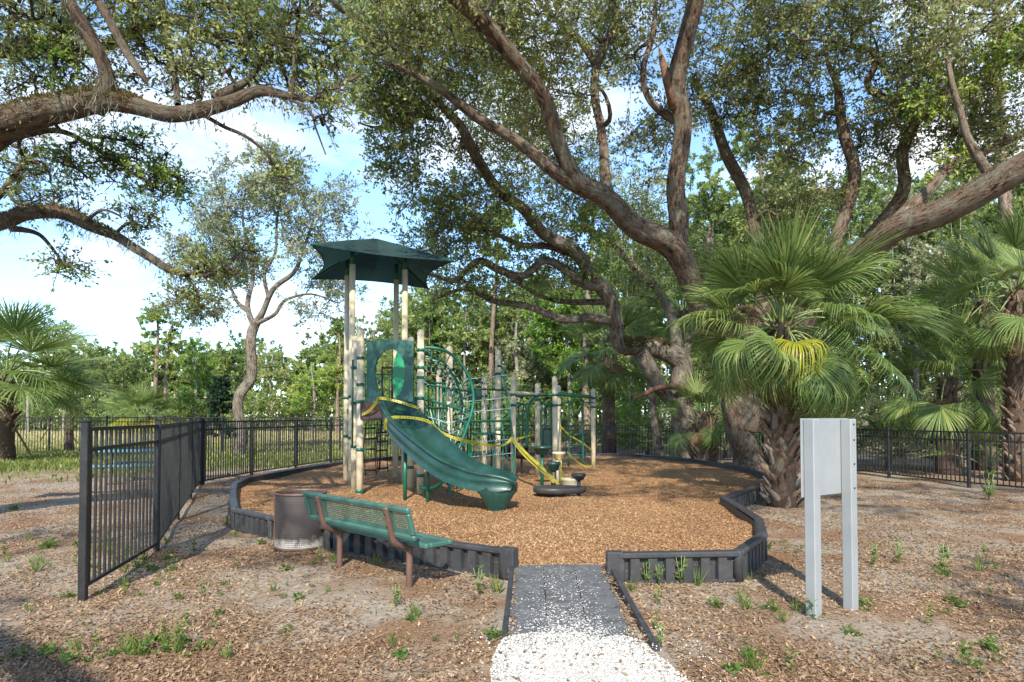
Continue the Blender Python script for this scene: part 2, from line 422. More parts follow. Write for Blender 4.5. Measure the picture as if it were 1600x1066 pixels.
def ground_mat():
    m, t, b, o = newmat('sandy_ground_with_litter')
    co = geoco(t)
    sp = t.nodes.new('ShaderNodeSeparateXYZ'); t.links.new(co, sp.inputs[0])
    fine = noise(t, 26, 8, co, 0.7, 0.3)
    sand = ramp(t, [(0.25, (0.18, 0.14, 0.10)), (0.55, (0.30, 0.255, 0.198)), (0.8, (0.44, 0.39, 0.32))], fine)
    lit = ramp(t, [(0.3, (0.085, 0.048, 0.028)), (0.5, (0.205, 0.122, 0.07)), (0.72, (0.36, 0.24, 0.15))], noise(t, 34, 8, co, 0.75, 0.8))
    pat = noise(t, 0.85, 6, co, 0.62, 0.4)
    mk = ramp(t, [(0.44, (0, 0, 0)), (0.58, (1, 1, 1))], pat)
    col = mixc(t, mk, sand, lit)
    # field grass far out on the left and beyond the fences
    gr = ramp(t, [(0.25, (0.10, 0.125, 0.03)), (0.55, (0.23, 0.225, 0.075)), (0.8, (0.40, 0.34, 0.17))], noise(t, 1.6, 7, co, 0.7))
    add = t.nodes.new('ShaderNodeMath'); add.operation = 'MULTIPLY_ADD'; add.inputs[1].default_value = 7.0
    t.links.new(noise(t, 0.35, 5, co, 0.6), add.inputs[0]); t.links.new(sp.outputs['Y'], add.inputs[2])
    xm = t.nodes.new('ShaderNodeMath'); xm.operation = 'MULTIPLY_ADD'; xm.inputs[1].default_value = -0.55; t.links.new(sp.outputs['X'], xm.inputs[0]); t.links.new(add.outputs[0], xm.inputs[2])
    mr = t.nodes.new('ShaderNodeMapRange'); mr.inputs['From Min'].default_value = 25.5; mr.inputs['From Max'].default_value = 32.0
    t.links.new(xm.outputs[0], mr.inputs['Value'])
    xr = t.nodes.new('ShaderNodeMapRange'); xr.inputs['From Min'].default_value = 3.0; xr.inputs['From Max'].default_value = -3.0
    t.links.new(sp.outputs['X'], xr.inputs['Value'])
    mm = t.nodes.new('ShaderNodeMath'); mm.operation = 'MULTIPLY'; t.links.new(mr.outputs[0], mm.inputs[0]); t.links.new(xr.outputs[0], mm.inputs[1])
    col = mixc(t, mm.outputs[0], col, gr)
    t.links.new(col, b.inputs['Base Color']); b.inputs['Roughness'].default_value = 0.95
    b.inputs['Specular IOR Level'].default_value = 0.1
    bump(t, b, noise(t, 30, 7, co, 0.7), 0.7, 0.02)
    return m
GROUND = ground_mat()
def mulch_mat():
    m, t, b, o = newmat('wood_chip_mulch')
    co = geoco(t); n1 = noise(t, 30, 7, co, 0.72, 1.0)
    col = ramp(t, [(0.28, (0.13, 0.066, 0.032)), (0.48, (0.30, 0.168, 0.08)), (0.72, (0.44, 0.275, 0.143))], n1)
    col = mixc(t, ramp(t, [(0.35, (0, 0, 0)), (0.7, (0.45, 0.45, 0.45))], noise(t, 0.8, 5, co)), col, (0.19, 0.10, 0.052))
    t.links.new(col, b.inputs['Base Color']); b.inputs['Roughness'].default_value = 0.92; b.inputs['Specular IOR Level'].default_value = 0.1
    bump(t, b, n1, 0.8, 0.03); return m
MULCH = mulch_mat()
def shell_mat():
    m, t, b, o = newmat('white_shell_path')
    co = geoco(t); n1 = noise(t, 60, 6, co, 0.7)
    col = ramp(t, [(0.3, (0.36, 0.32, 0.26)), (0.5, (0.54, 0.50, 0.44)), (0.75, (0.68, 0.66, 0.61))], n1)
    t.links.new(col, b.inputs['Base Color']); b.inputs['Roughness'].default_value = 0.9
    bump(t, b, n1, 0.8, 0.02); return m
SHELLG = shell_mat()

# ---------------------------------------------------------------- ground, mulch bed, ramp, path
def axis(vals):
    return np.array(sorted(set(np.round(vals, 3))))
xs = axis(np.concatenate([np.arange(-12, 12.01, 0.2), -12 - np.geomspace(0.5, 900, 26), 12 + np.geomspace(0.5, 900, 26)]))
ys = axis(np.concatenate([np.arange(1, 26.01, 0.2), 1 - np.geomspace(0.5, 300, 16), 26 + np.geomspace(0.5, 1500, 30)]))
XX, YY = np.meshgrid(xs, ys)
near = np.clip(1.5 - np.hypot(XX, YY - 10) / 40, 0, 1)
ZZ = gz(XX, YY) * near
nx, ny = len(xs), len(ys)
idx = np.arange(nx * ny).reshape(ny, nx)
fq = np.stack([idx[:-1, :-1], idx[:-1, 1:], idx[1:, 1:], idx[1:, :-1]], -1).reshape(-1, 4)
ground = link('ground', fast_mesh('ground', np.stack([XX, YY, ZZ], -1).reshape(-1, 3), fq, smooth=True), GROUND)
struct(ground)

# edge of the play bed, starting at the left side of the ramp and going round the back to its right side
BED = [(-0.08, 6.38), (-1.15, 7.02), (-2.2, 7.72), (-3.15, 8.42), (-3.93, 9.12), (-4.45, 10.25), (-4.95, 11.4), (-5.4, 12.5), (-5.65, 13.7),
       (-5.5, 14.95), (-5.3, 16.2), (-5.1, 17.4), (-4.8, 18.6), (-4.45, 19.8), (-3.7, 20.8), (-2.8, 21.65), (-1.7, 22.2), (-0.5, 22.6), (0.75, 22.8),
       (2.0, 22.75), (3.2, 22.4), (4.2, 21.7), (4.9, 20.7), (5.4, 19.55), (5.7, 18.3), (5.85, 17.05), (5.85, 15.8), (5.75, 14.6), (5.35, 13.4), (4.75, 12.3),
       (4.1, 11.35), (3.42, 10.4), (3.3, 9.3), (3.15, 8.2), (2.78, 7.15), (2.2, 6.27), (1.0, 6.18)]
def bed_ring(n=220):
    pts = [Vector((*p, 0)) for p in BED] + [Vector((*BED[0], 0))]
    ln = [(pts[i + 1] - pts[i]).length for i in range(len(pts) - 1)]; tot = sum(ln); o = []
    for k in range(n):
        s = tot * k / n; i = 0
        while s > ln[i]: s -= ln[i]; i += 1
        o.append(pts[i].lerp(pts[i + 1], s / ln[i]))
    return o
ring = bed_ring(); cen = Vector((0.0, 14.0, 0)); NR = 46
def mz(x, y):
    h = 0.175 + 0.025 * np.sin(x * 1.1 + 0.5) * np.sin(y * 0.8) + 0.014 * np.sin(x * 2.9 + y * 2.2) + 0.008 * np.sin(6.3 * x - 5.1 * y)
    # falls to the head of the ramp
    d = np.hypot((x - 0.46) / 1.0, (y - 6.25))
    return h - 0.085 * np.exp(-(d / 0.7) ** 2)
vv = []; 
for i in range(NR + 1):
    k = (i / NR) ** 0.8
    for p in ring:
        q = cen.lerp(p, k); vv.append((q.x, q.y, float(mz(q.x, q.y))))
n = len(ring); ff = [(i * n + k, i * n + (k + 1) % n, (i + 1) * n + (k + 1) % n, (i + 1) * n + k) for i in range(NR) for k in range(n)]
mulch = struct(link('mulch_bed', fast_mesh('mulch_bed', vv, ff, smooth=True), MULCH))

def inpoly(x, y, poly):
    r = np.zeros(x.shape, bool); j = len(poly) - 1
    for i in range(len(poly)):
        xi, yi = poly[i]; xj, yj = poly[j]
        c = ((yi > y) != (yj > y)) & (x < (xj - xi) * (y - yi) / (yj - yi + 1e-12) + xi)
        r ^= c; j = i
    return r
BEDA = [tuple(p) for p in BED]

def flakes(x, y, z, ln, wd, tilt, curl=0.25, lift=0.3):
    """little bent flakes lying about: two-quad leaf each (returns verts, faces, rnd)"""
    N = len(x); a = rng.uniform(0, 2 * np.pi, N)
    u = np.stack([np.cos(a), np.sin(a), rng.normal(0, tilt, N)], -1); u /= np.linalg.norm(u, axis=1)[:, None]
    w = np.stack([-np.sin(a), np.cos(a), rng.normal(0, tilt, N)], -1)
    w -= u * (w * u).sum(1)[:, None]; w /= np.linalg.norm(w, axis=1)[:, None]
    nn = np.cross(u, w); c = np.stack([x, y, z], -1)
    cu = (curl * rng.uniform(-1, 1, N) * ln)[:, None] * nn
    L2 = (ln / 2)[:, None]; W2 = (wd / 2)[:, None]
    up = np.zeros((N, 3)); up[:, 2] = np.abs(u[:, 2]) * ln * 0.5 + np.abs(w[:, 2]) * wd * 0.5
    c = c + up * lift
    v = np.stack([c - u * L2 + cu, c + w * W2 - u * L2 * .1, c + u * L2 + cu, c - w * W2 - u * L2 * .1], 1).reshape(-1, 3)
    f = np.arange(N * 4).reshape(-1, 4); r = np.repeat(rng.uniform(0, 1, N), 4)
    return v, f, r

# wood chips lying on the bed
N = 230000
dd = 6.1 + (rng.uniform(0, 1, N) ** 1.7) * 16; xx = rng.uniform(-0.42, 0.38, N) * dd * 1.0
k = inpoly(xx, dd, BEDA); xx, dd = xx[k], dd[k]
v, f, r = flakes(xx, dd, mz(xx, dd) + 0.003, rng.uniform(0.014, 0.052, len(xx)), rng.uniform(0.005, 0.013, len(xx)), 0.35, 0.12, 0.5)
pt_ = np.repeat(.5 + .3 * np.sin(xx * 1.9 + 1.3 * np.sin(dd * 1.1)) + .3 * np.sin(dd * 1.7 + 1.2 * np.sin(xx * 1.4)) * np.cos(xx * .8), 4); r = np.clip(r * .75 + .28 * pt_, 0, 1)
tag(link('wood_chips', fast_mesh('wood_chips', v, f, {'rnd': r}), CHIPM), 'loose tan wood chips covering the play bed', 'wood chips', kind='stuff')

# fallen leaves on the sand
N = 300000
dd = 3.0 + (rng.uniform(0, 1, N) ** 1.6) * 16; xx = rng.uniform(-0.95, 0.95, N) * dd
pat = 0.5 + 0.28 * np.sin(xx * 1.7 + 1.1 * np.sin(dd * 1.3)) + 0.28 * np.sin(dd * 2.1 + 1.6 * np.sin(xx * 0.9 + 0.5)) + 0.25 * np.sin(3.9 * xx - 2.2 * dd) * np.sin(2.1 * xx + 3.3 * dd)
keep = (rng.uniform(0, 1, N) < np.clip(pat * 1.25 + 0.14, 0.16, 1)) & ~inpoly(xx, dd, BEDA) & ~((xx > -0.12) & (xx < 1.05) & (dd < 6.5))
xx, dd = xx[keep], dd[keep]
v, f, r = flakes(xx, dd, gz(xx, dd) + 0.002, rng.uniform(0.018, 0.06, len(xx)), rng.uniform(0.008, 0.023, len(xx)), 0.3, 0.3, 0.6)
pt_ = np.repeat(.5 + .3 * np.sin(xx * 1.1 + 1.3 * np.sin(dd * 1.9)) + .3 * np.sin(dd * 1.3 + 1.2 * np.sin(xx * 2.4)), 4); r = np.clip(r * .75 + .28 * pt_, 0, 1)
tag(link('fallen_leaves', fast_mesh('fallen_leaves', v, f, {'rnd': r}), LITTER), 'dry brown fallen oak leaves strewn over the sand', 'leaf litter', kind='stuff')
# twigs and pine straw
N = 9000
dd = 3.0 + (rng.uniform(0, 1, N) ** 1.5) * 12; xx = rng.uniform(-0.95, 0.95, N) * dd
k = ~inpoly(xx, dd, BEDA) & ~((xx > -0.12) & (xx < 1.05) & (dd < 6.5)); xx, dd = xx[k], dd[k]
v, f, r = flakes(xx, dd, gz(xx, dd) + 0.006, rng.uniform(0.08, 0.26, len(xx)), rng.uniform(0.004, 0.007, len(xx)), 0.12, 0.08, 0.6)
tag(link('pine_straw', fast_mesh('pine_straw', v, f, {'rnd': r * 0.8}), LITTER), 'thin dry twigs and pine straw scattered over the sand', 'pine straw', kind='stuff')

# ramp: three rubber planks between two edging strips
RA, RB = (0.46, 6.42, 0.115), (0.40, 4.5, 0.03)
ramp_t = thing('rubber_ramp', 'sloping ramp of three black rubber planks leading up to the wood chips', 'ramp', (0.43, 5.5, 0))
for i in range(3):
    a = -0.445 + i * 0.30; b_ = a + 0.295
    mb = MB(); rows = []
    for j in range(13):
        t_ = j / 12; cx = RA[0] + (RB[0] - RA[0]) * t_; y = RA[1] + (RB[1] - RA[1]) * t_ + (0.04 * math.sin(i * 2.1) if j == 12 else 0); z = RA[2] + (RB[2] - RA[2]) * t_
        z += 0.004 * math.sin(j * 1.9 + i)
        w = 0.0 if j < 9 else (j - 8) * 0.006
        l_, r_ = cx + a, cx + b_
        if i == 0: l_ += w * math.sin(j * 3.1) * 1.2 + w
        if i == 2: r_ -= w * 1.3 + 0.02 * math.sin(j * 1.7)
        rows.append([(l_, y, z - 0.09), (l_, y, z - 0.004), (l_ + .004, y, z), (cx + (a + b_) / 2, y, z + 0.002), (r_ - .004, y, z), (r_, y, z - 0.004), (r_, y, z - 0.09)])
    mb.grid(rows, smooth=False)
    obj('rubber_plank', mb, RUBBER, ramp_t)
for side, pts in ((-1, [(0.0, 6.4, 0.13), (-0.02, 5.6, 0.085), (-0.055, 4.6, 0.03)]), (1, [(0.965, 6.2, 0.13), (0.97, 5.4, 0.08), (0.98, 4.38, 0.03)])):
    mb = MB(); rows = []
    for p in crom(pts, 6):
        x, y, z = p; h = 0.022
        rows.append([(x - h, y, z - .14), (x - h, y, z + .012), (x - h * .6, y, z + .02), (x + h * .6, y, z + .02), (x + h, y, z + .012), (x + h, y, z - .14)])
    mb.grid(rows, smooth=False); mb.f.append(tuple(range(6))); mb.sm.append(False); mb.f.append(tuple(len(mb.v) - 6 + k for k in range(6))[::-1]); mb.sm.append(False)
    obj('edging_strip', mb, BORDER, ramp_t)
# shell path
pp = [(-0.13, 4.56), (-0.2, 4.2), (-0.2, 3.7), (-0.1, 3.2), (0.0, 2.2), (0.05, 0.9), (1.15, 0.9), (1.2, 2.2), (1.25, 3.0), (1.12, 3.75), (1.0, 4.25), (0.93, 4.52), (0.78, 4.60), (0.62, 4.56), (0.45, 4.66), (0.28, 4.60), (0.1, 4.66)]
pp = [(0.48 + (x - 0.48) * .88, y - (.03 if y > 4.3 else 0)) for x, y in pp]; pc = Vector((0.5, 3.4, 0.045)); o_ = crom([(*p,) for p in pp + [pp[0]]], 6)[:-1]
mb = MB(); rows = []
for kk, zz in ((0.0, 0.05), (0.5, 0.05), (0.85, 0.045), (0.96, 0.036), (1.0, -0.02)):
    rows.append([(pc.x + (q[0] - pc.x) * kk, pc.y + (q[1] - pc.y) * kk, zz) for q in o_])
mb.grid(rows, closed=True); struct(obj('shell_path', mb, SHELLG))
PATHA = [(q[0], q[1]) for q in o_]
N = 52000
xx = rng.uniform(-0.4, 1.4, N); dd = rng.uniform(2.9, 4.75, N)
k = inpoly(xx, dd, PATHA) | (rng.uniform(0, 1, N) < 0.02); xx, dd = xx[k], dd[k]
v, f, r = flakes(xx, dd, np.full(len(xx), 0.047), rng.uniform(0.006, 0.02, len(xx)), rng.uniform(0.005, 0.013, len(xx)), 0.4, 0.2, 0.7)
N2 = 2600
t_ = np.where(np.arange(N2) < 1300, rng.uniform(0, 1, N2) ** 0.62, 1 - np.abs(rng.normal(0, .13, N2))).clip(0, 1); x2 = RA[0] + (RB[0] - RA[0]) * t_ + rng.normal(0, 0.19, N2); y2 = RA[1] + (RB[1] - RA[1]) * t_
x2 = np.clip(x2, -0.02, 0.9)
v2, f2, r2 = flakes(x2, y2, RA[2] + (RB[2] - RA[2]) * t_ + 0.004, rng.uniform(0.007, 0.024, N2), rng.uniform(0.006, 0.016, N2), 0.12, 0.1, 0.6)
tag(link('shell_bits', fast_mesh('shell_bits', np.concatenate([v, v2]), np.concatenate([f, f2 + len(v)]), {'rnd': np.concatenate([r, r2])}), SHELLM),
    'white crushed shell bits on the path and ramp', 'shell bits', kind='stuff')
N = 420
x2 = np.clip(np.concatenate([rng.normal(-0.0, 0.03, N // 2), rng.normal(0.9, 0.035, N // 2)]), -0.03, 0.95); t_ = rng.uniform(0, 1, N); y2 = RA[1] + (RB[1] - RA[1]) * t_
x3 = rng.uniform(-0.1, 1.1, 160); y3 = rng.uniform(3.2, 4.6, 160)
v, f, r = flakes(np.concatenate([x2, x3]), np.concatenate([y2, y3]), np.concatenate([RA[2] + (RB[2] - RA[2]) * t_ + 0.004, np.full(160, 0.056)]), rng.uniform(0.02, 0.055, N + 160), rng.uniform(0.01, 0.022, N + 160), 0.2, 0.25, 0.6)
tag(link('leaf_scraps', fast_mesh('leaf_scraps', v, f, {'rnd': r}), LITTER), 'brown leaf scraps along the ramp edges and shell path', 'leaf litter', kind='stuff')

# ---------------------------------------------------------------- black plastic edging of the bed
def timber_mesh(L=1.22, H=0.30):
    mb = MB()
    mb.box((0, 0.03, H / 2 - .01), (L, 0.05, H - .02), bev=.006)              # inner wall
    mb.box((0, -0.002, H - .03), (L, 0.114, 0.06), bev=.016)                  # top rail
    nrib = 7
    for i in range(nrib):
        x = -L / 2 + L * (i + .5) / nrib
        if i == nrib - 1: continue
        # tapered rib
        w0, w1 = L / nrib * .32, L / nrib * .25; xx = x + L / nrib * .5
        v = [(xx - w0, .006, 0), (xx + w0, .006, 0), (xx + w1, -.05, 0.0), (xx - w1, -.05, 0.0), (xx - w0, .006, H - .058), (xx + w0, .006, H - .058), (xx + w1, -.05, H - .058), (xx - w1, -.05, H - .058)]
        mb.add(v, [(0, 3, 2, 1), (0, 1, 5, 4), (1, 2, 6, 5), (2, 3, 7, 6), (3, 0, 4, 7)])
    for i in range(nrib):   # sloped pocket floors
        x = -L / 2 + L * (i + .5) / nrib
        mb.box((x, -.018, .012), (L / nrib * .5, .05, .03), bev=.006)
    mb.box((-L / 2 + .035, -.02, H / 2 - .032), (.07, .066, H - .066), bev=.008)
    mb.lathe([(0, 0), (.05, 0), (.05, H - .012), (.042, H + .004), (0, H + .006)], (L / 2, -.002, 0), 14)
    return mb.mesh('border_timber')
TM = timber_mesh(); TM.materials.append(BORDER)
border = thing('playground_border', 'low black ribbed plastic border around the wood chip bed', 'border', (BED[4][0], BED[4][1], 0))
for i in range(len(BED) - 1):
    a, b_ = Vector((*BED[i], 0)), Vector((*BED[i + 1], 0)); m = (a + b_) / 2; d = b_ - a
    o = link('border_timber', TM, None, border)
    ang = math.atan2(d.y, d.x)
    # outside of the bed is on the left of travel (clockwise seen from above) -> timber's -y faces out
    o.matrix_parent_inverse = world_inv(border)
    o.location = (m.x, m.y, 0.0); o.rotation_euler = (0, 0, ang + math.pi); o.scale = (d.length / 1.22, 1, 1)
    if i in (0, 1, 2, 3, 35): o.scale.z = 0.97
mb = MB()
for (x, y, rz) in ((-0.03, 6.36, -0.56), (0.985, 6.19, -0.03)):
    mb = MB(); mb.box((x, y, .15), (.16, .12, .30), rz=rz, bev=.012); obj('border_end_block', mb, BORDER, border)

# ---------------------------------------------------------------- black metal fences
def picket_mesh(h):
    mb = MB(); mb.box((0, 0, h / 2), (.02, .02, h)); me = mb.mesh('picket'); me.materials.append(BLACK); return me
def post_mesh(h, w=.064):
    mb = MB(); mb.box((0, 0, h / 2 - .05), (w, w, h + .1), bev=.006); mb.box((0, 0, h + .006), (w + .012, w + .012, .026), bev=.01)
    me = mb.mesh('fence_post'); me.materials.append(BLACK); return me
def fence(name, label, pts, h, posts_every=None, spacing=.108, group=None, hard=True):
    """pts: post positions; panels between neighbours"""
    t = thing(name, label, 'fence', (pts[0][0], pts[0][1], 0), group); inv = world_inv(t)
    pk = picket_mesh(h - .12); pm = post_mesh(h + .045)
    cnt = 0
    for i, p in enumerate(pts):
        if i + 1 < len(pts): d = Vector(pts[i + 1]) - Vector(p)
        ang = math.atan2(d.y, d.x)
        o = link('post', pm, None, t); o.matrix_parent_inverse = inv; o.location = (p[0], p[1], 0); o.rotation_euler = (0, 0, ang)
        if i + 1 == len(pts): break
        a, b_ = Vector(p).to_3d(), Vector(pts[i + 1]).to_3d(); Ln = (b_ - a).length; m = (a + b_) / 2
        for z in (h - .018, h - .20, .105):
            mb = MB(); mb.box((m.x, m.y, z), (Ln - .066, .030, .034), rz=ang); obj('rail', mb, BLACK, t)
        nn = int(Ln / spacing)
        for k in range(1, nn):
            q = a.lerp(b_, k / nn)
            o = link('picket', pk, None, t); o.matrix_parent_inverse = inv; o.location = (q.x, q.y, .10); o.rotation_euler = (0, 0, ang)
    return t
def along(line, step):
    pts = [Vector(p) for p in line]; o = [pts[0]]
    for i in range(len(pts) - 1):
        L_ = (pts[i + 1] - pts[i]).length; n_ = max(1, round(L_ / step))
        for k in range(1, n_ + 1): o.append(pts[i].lerp(pts[i + 1], k / n_))
    return [(p.x, p.y) for p in o]
fence('metal_fence', 'black metal picket fence on the left, nearest its free end post', [(-3.76, 5.65), (-4.17, 7.55), (-5.17, 9.93), (-6.16, 12.3), (-7.16, 14.7)], 1.5)
fence('metal_fence', 'black picket fence curving behind the left edge of the chip bed', [(-7.13, 14.8), (-6.94, 17.1), (-6.54, 19.4), (-6.13, 21.7), (-4.0, 23.6), (-1.7, 24.6)], 1.48)
fence('metal_fence', 'black picket fence behind the sign and big oak on the right', along([(12.6, 10.2), (11.3, 12.4), (10.25, 14.4), (9.75, 16.6), (9.3, 18.9), (8.3, 21.2), (6.2, 23.0), (3.8, 24.0), (1.3, 24.6), (-1.6, 24.75)], 2.45), 1.25)
fence('metal_fence', 'distant black picket fence along the grass field at far left', along([(-24.5, 27.2), (-19.5, 27.0), (-14.6, 26.9), (-9.7, 26.8), (-7.2, 26.8)], 2.45), 1.55, spacing=.125)
# ---------------------------------------------------------------- trees
def tube_arrays(pts, rad, n, wob=0.0, seed=0.0, v0=0.0):
    """vectorised tube with bark coordinates; pts Nx3"""
    pts = np.asarray(pts, float); m = len(pts)
    tg = np.gradient(pts, axis=0); tg /= np.linalg.norm(tg, axis=1)[:, None] + 1e-9
    u = np.zeros_like(pts)
    a = np.array([0.31, 0.23, 0.92]) if abs(tg[0][2]) < 0.85 else np.array([0.93, 0.2, 0.31])
    for i in range(m):
        a = a - tg[i] * a.dot(tg[i]); a /= np.linalg.norm(a) + 1e-9; u[i] = a
    w = np.cross(tg, u)
    th = np.arange(n) * 2 * np.pi / n
    ln = np.concatenate([[0], np.cumsum(np.linalg.norm(np.diff(pts, axis=0), axis=1))]) + v0
    rr = np.asarray(rad, float)[:, None] * np.ones((m, n))
    if wob > 0:
        rr = rr * (1 + wob * (np.sin(3 * th[None, :] + 0.9 * ln[:, None] + seed) * 0.55 + np.sin(2 * th[None, :] - 1.3 * ln[:, None] + 2 * seed) * 0.5 + np.sin(5 * th[None, :] + 0.6 * ln[:, None] + 3 * seed) * 0.35 + 0.35 * np.sin(1.9 * ln[:, None] + seed * 5)))
    v = pts[:, None, :] + rr[:, :, None] * (np.cos(th)[None, :, None] * u[:, None, :] + np.sin(th)[None, :, None] * w[:, None, :])
    bc = np.stack([rr * np.cos(th)[None, :] + seed, rr * np.sin(th)[None, :], np.repeat(ln[:, None], n, 1)], -1)
    i = np.arange(m - 1)[:, None]; k = np.arange(n)[None, :]
    f = np.stack([i * n + k, i * n + (k + 1) % n, (i + 1) * n + (k + 1) % n, (i + 1) * n + k], -1).reshape(-1, 4)
    return v.reshape(-1, 3), f, bc.reshape(-1, 3)

class Wood:
    def __init__(s): s.v = []; s.f = []; s.b = []; s.n = 0
    def add(s, pts, rad, n=6, wob=0.0, seed=0.0):
        v, f, b = tube_arrays(pts, rad, n, wob, seed); s.v.append(v); s.f.append(f + s.n); s.b.append(b); s.n += len(v)
    def mesh(s, name):
        return fast_mesh(name, np.concatenate(s.v), np.concatenate(s.f), {'barkco': np.concatenate(s.b)}, smooth=True)

def leaves_at(c, out, L_, W_, rnd, fold=0.0):
    """diamond leaves: c Nx3 bases, out Nx3 directions"""
    N = len(c)
    out = out / (np.linalg.norm(out, axis=1)[:, None] + 1e-9)
    r = rng.normal(0, 1, (N, 3)); r[:, 2] += 0.6
    s = np.cross(out, r); s /= np.linalg.norm(s, axis=1)[:, None] + 1e-9
    nn = np.cross(s, out)
    L_ = L_[:, None]; W_ = W_[:, None]
    m = c + out * L_ * 0.45
    v = np.stack([c, m + s * W_ * .5 + nn * W_ * .12, c + out * L_, m - s * W_ * .5 + nn * W_ * .12], 1).reshape(-1, 3)
    return v, np.arange(N * 4).reshape(-1, 4), np.repeat(rnd, 4)

def ellipsoid(n, c, r):
    d = rng.normal(0, 1, (n, 3)); d /= np.linalg.norm(d, axis=1)[:, None]
    return np.array(c) + d * (rng.uniform(0, 1, n) ** (1 / 2.3))[:, None] * np.array(r)

def limb3(pix, wf=.84):
    """traced limb: (px, py, depth, width px) -> smooth points and radii in metres"""
    o = crom([(*P(x, y, d), w * 0.5 * d / FPX) for x, y, d, w in pix], 7)
    pts = np.array([q[:3] for q in o]); rad = np.array([max(0.004, q[3] * wf) for q in o])
    return pts, rad

def grow(wood, limbs, targets, r_start=0.016, segs=6, bow=0.22, sides=5, twig_r=0.011):
    """join every clump to the nearest wood already there by a bent branch"""
    nodes = np.concatenate([l[0] for l in limbs]); nrad = np.concatenate([l[1] for l in limbs])
    T = np.asarray(targets); n = len(T)
    best = np.full(n, 1e9); bi = np.zeros(n, int)
    for s in range(0, len(nodes), 400):
        d = np.linalg.norm(T[:, None, :] - nodes[None, s:s + 400, :], axis=2); k = d.argmin(1); dm = d[np.arange(n), k]
        u = dm < best; best[u] = dm[u]; bi[u] = k[u] + s
    todo = np.ones(n, bool); n0 = len(nodes)
    for _ in range(n):
        j = int(np.where(todo, best, 1e9).argmin()); todo[j] = False
        a = nodes[bi[j]]; b = T[j]; Ln = np.linalg.norm(b - a)
        t = np.linspace(0, 1, segs + 1)[:, None]
        off = rng.normal(0, 1, 3); off[2] += 0.5; off2 = rng.normal(0, 1, 3)
        pts = a + (b - a) * t + off * bow * Ln * (np.sin(np.pi * t) * 0.6) + off2 * bow * 0.55 * Ln * np.sin(2 * np.pi * t) * 0.7
        r0 = min(nrad[bi[j]] * 0.75, r_start * (0.45 + 0.8 * Ln)); r0 = max(r0, twig_r)
        rad = r0 + (twig_r - r0) * np.linspace(0, 1, segs + 1) ** 0.8
        wood.add(pts, rad, sides)
        new = pts[2:]; base = len(nodes)
        nodes = np.concatenate([nodes, new]); nrad = np.concatenate([nrad, rad[2:]])
        d = np.linalg.norm(T[:, None, :] - new[None], axis=2); k = d.argmin(1); dm = d[np.arange(n), k]
        u = (dm < best) & todo; best[u] = dm[u]; bi[u] = k[u] + base
    return nodes[n0:], nrad[n0:]

def clump_leaves(wood, T, R_, per, lsize, twigs=8, flat=0.8, tone=0.5, spread=0.32, twig_r=0.006):
    """leafy sprays round every clump point"""
    n = len(T); T = np.asarray(T)
    base = np.repeat(np.arange(n), twigs)
    td = rng.normal(0, 1, (n * twigs, 3)); td[:, 2] *= flat; td[:, 2] += 0.12; td /= np.linalg.norm(td, axis=1)[:, None]
    tl = R_ * rng.uniform(0.6, 1.25, n * twigs)
    A_ = T[base]; E_ = A_ + td * tl[:, None]; M_ = (A_ + E_) / 2 + rng.normal(0, .07, (n * twigs, 3)) * tl[:, None]
    s1 = np.cross(td, np.array([.3, .5, .81])); s1 /= np.linalg.norm(s1, axis=1)[:, None] + 1e-9; s2 = np.cross(td, s1)
    ringd = np.stack([s1, -.5 * s1 + .866 * s2, -.5 * s1 - .866 * s2], 1)
    V_ = np.stack([A_[:, None] + ringd * twig_r, M_[:, None] + ringd * twig_r * .8, E_[:, None] + ringd * twig_r * .4], 1).reshape(-1, 3)
    q = np.array([(i * 3 + k, i * 3 + (k + 1) % 3, (i + 1) * 3 + (k + 1) % 3, (i + 1) * 3 + k) for i in range(2) for k in range(3)])
    F_ = (np.arange(n * twigs)[:, None, None] * 9 + q[None]).reshape(-1, 4)
    wood.v.append(V_); wood.f.append(F_ + wood.n); wood.b.append(V_ * .3); wood.n += len(V_)
    k = per // twigs; N = n * twigs * k
    ti = np.repeat(np.arange(n * twigs), k)
    s = 0.15 + 0.95 * rng.beta(1.9, 1.0, N)
    c = T[base[ti]] + td[ti] * (tl[ti] * s)[:, None] + rng.normal(0, 0.065 * R_, (N, 3))
    out = td[ti] * 0.7 + rng.normal(0, 0.75, (N, 3))
    ct = np.clip(tone + rng.normal(0, spread, n), 0, 1)
    rn = np.clip(ct[base[ti]] + rng.normal(0, 0.13, N), 0, 1)
    return leaves_at(c, out, lsize * rng.uniform(0.7, 1.35, N), lsize * rng.uniform(0.36, 0.6, N), rn)

def blob_points(blobs, scale=1.0):
    """blobs: (px, py, rx px, ry px, depth, half depth m, count)"""
    o = []
    for bl in blobs:
        if bl[0] == 'W': o.append(ellipsoid(bl[7], bl[1:4], bl[4:7])); continue
        px, py, rx, ry, d, dz, n = bl
        c = P(px, py, d); o.append(ellipsoid(max(1, int(n * scale)), c, (rx * d / FPX, dz, ry * d / FPX)))
    return np.concatenate(o)

def merge(parts):
    v = []; f = []; r = []; n = 0
    for a, b, c in parts: v.append(a); f.append(b + n); r.append(c); n += len(a)
    return np.concatenate(v), np.concatenate(f), np.concatenate(r)

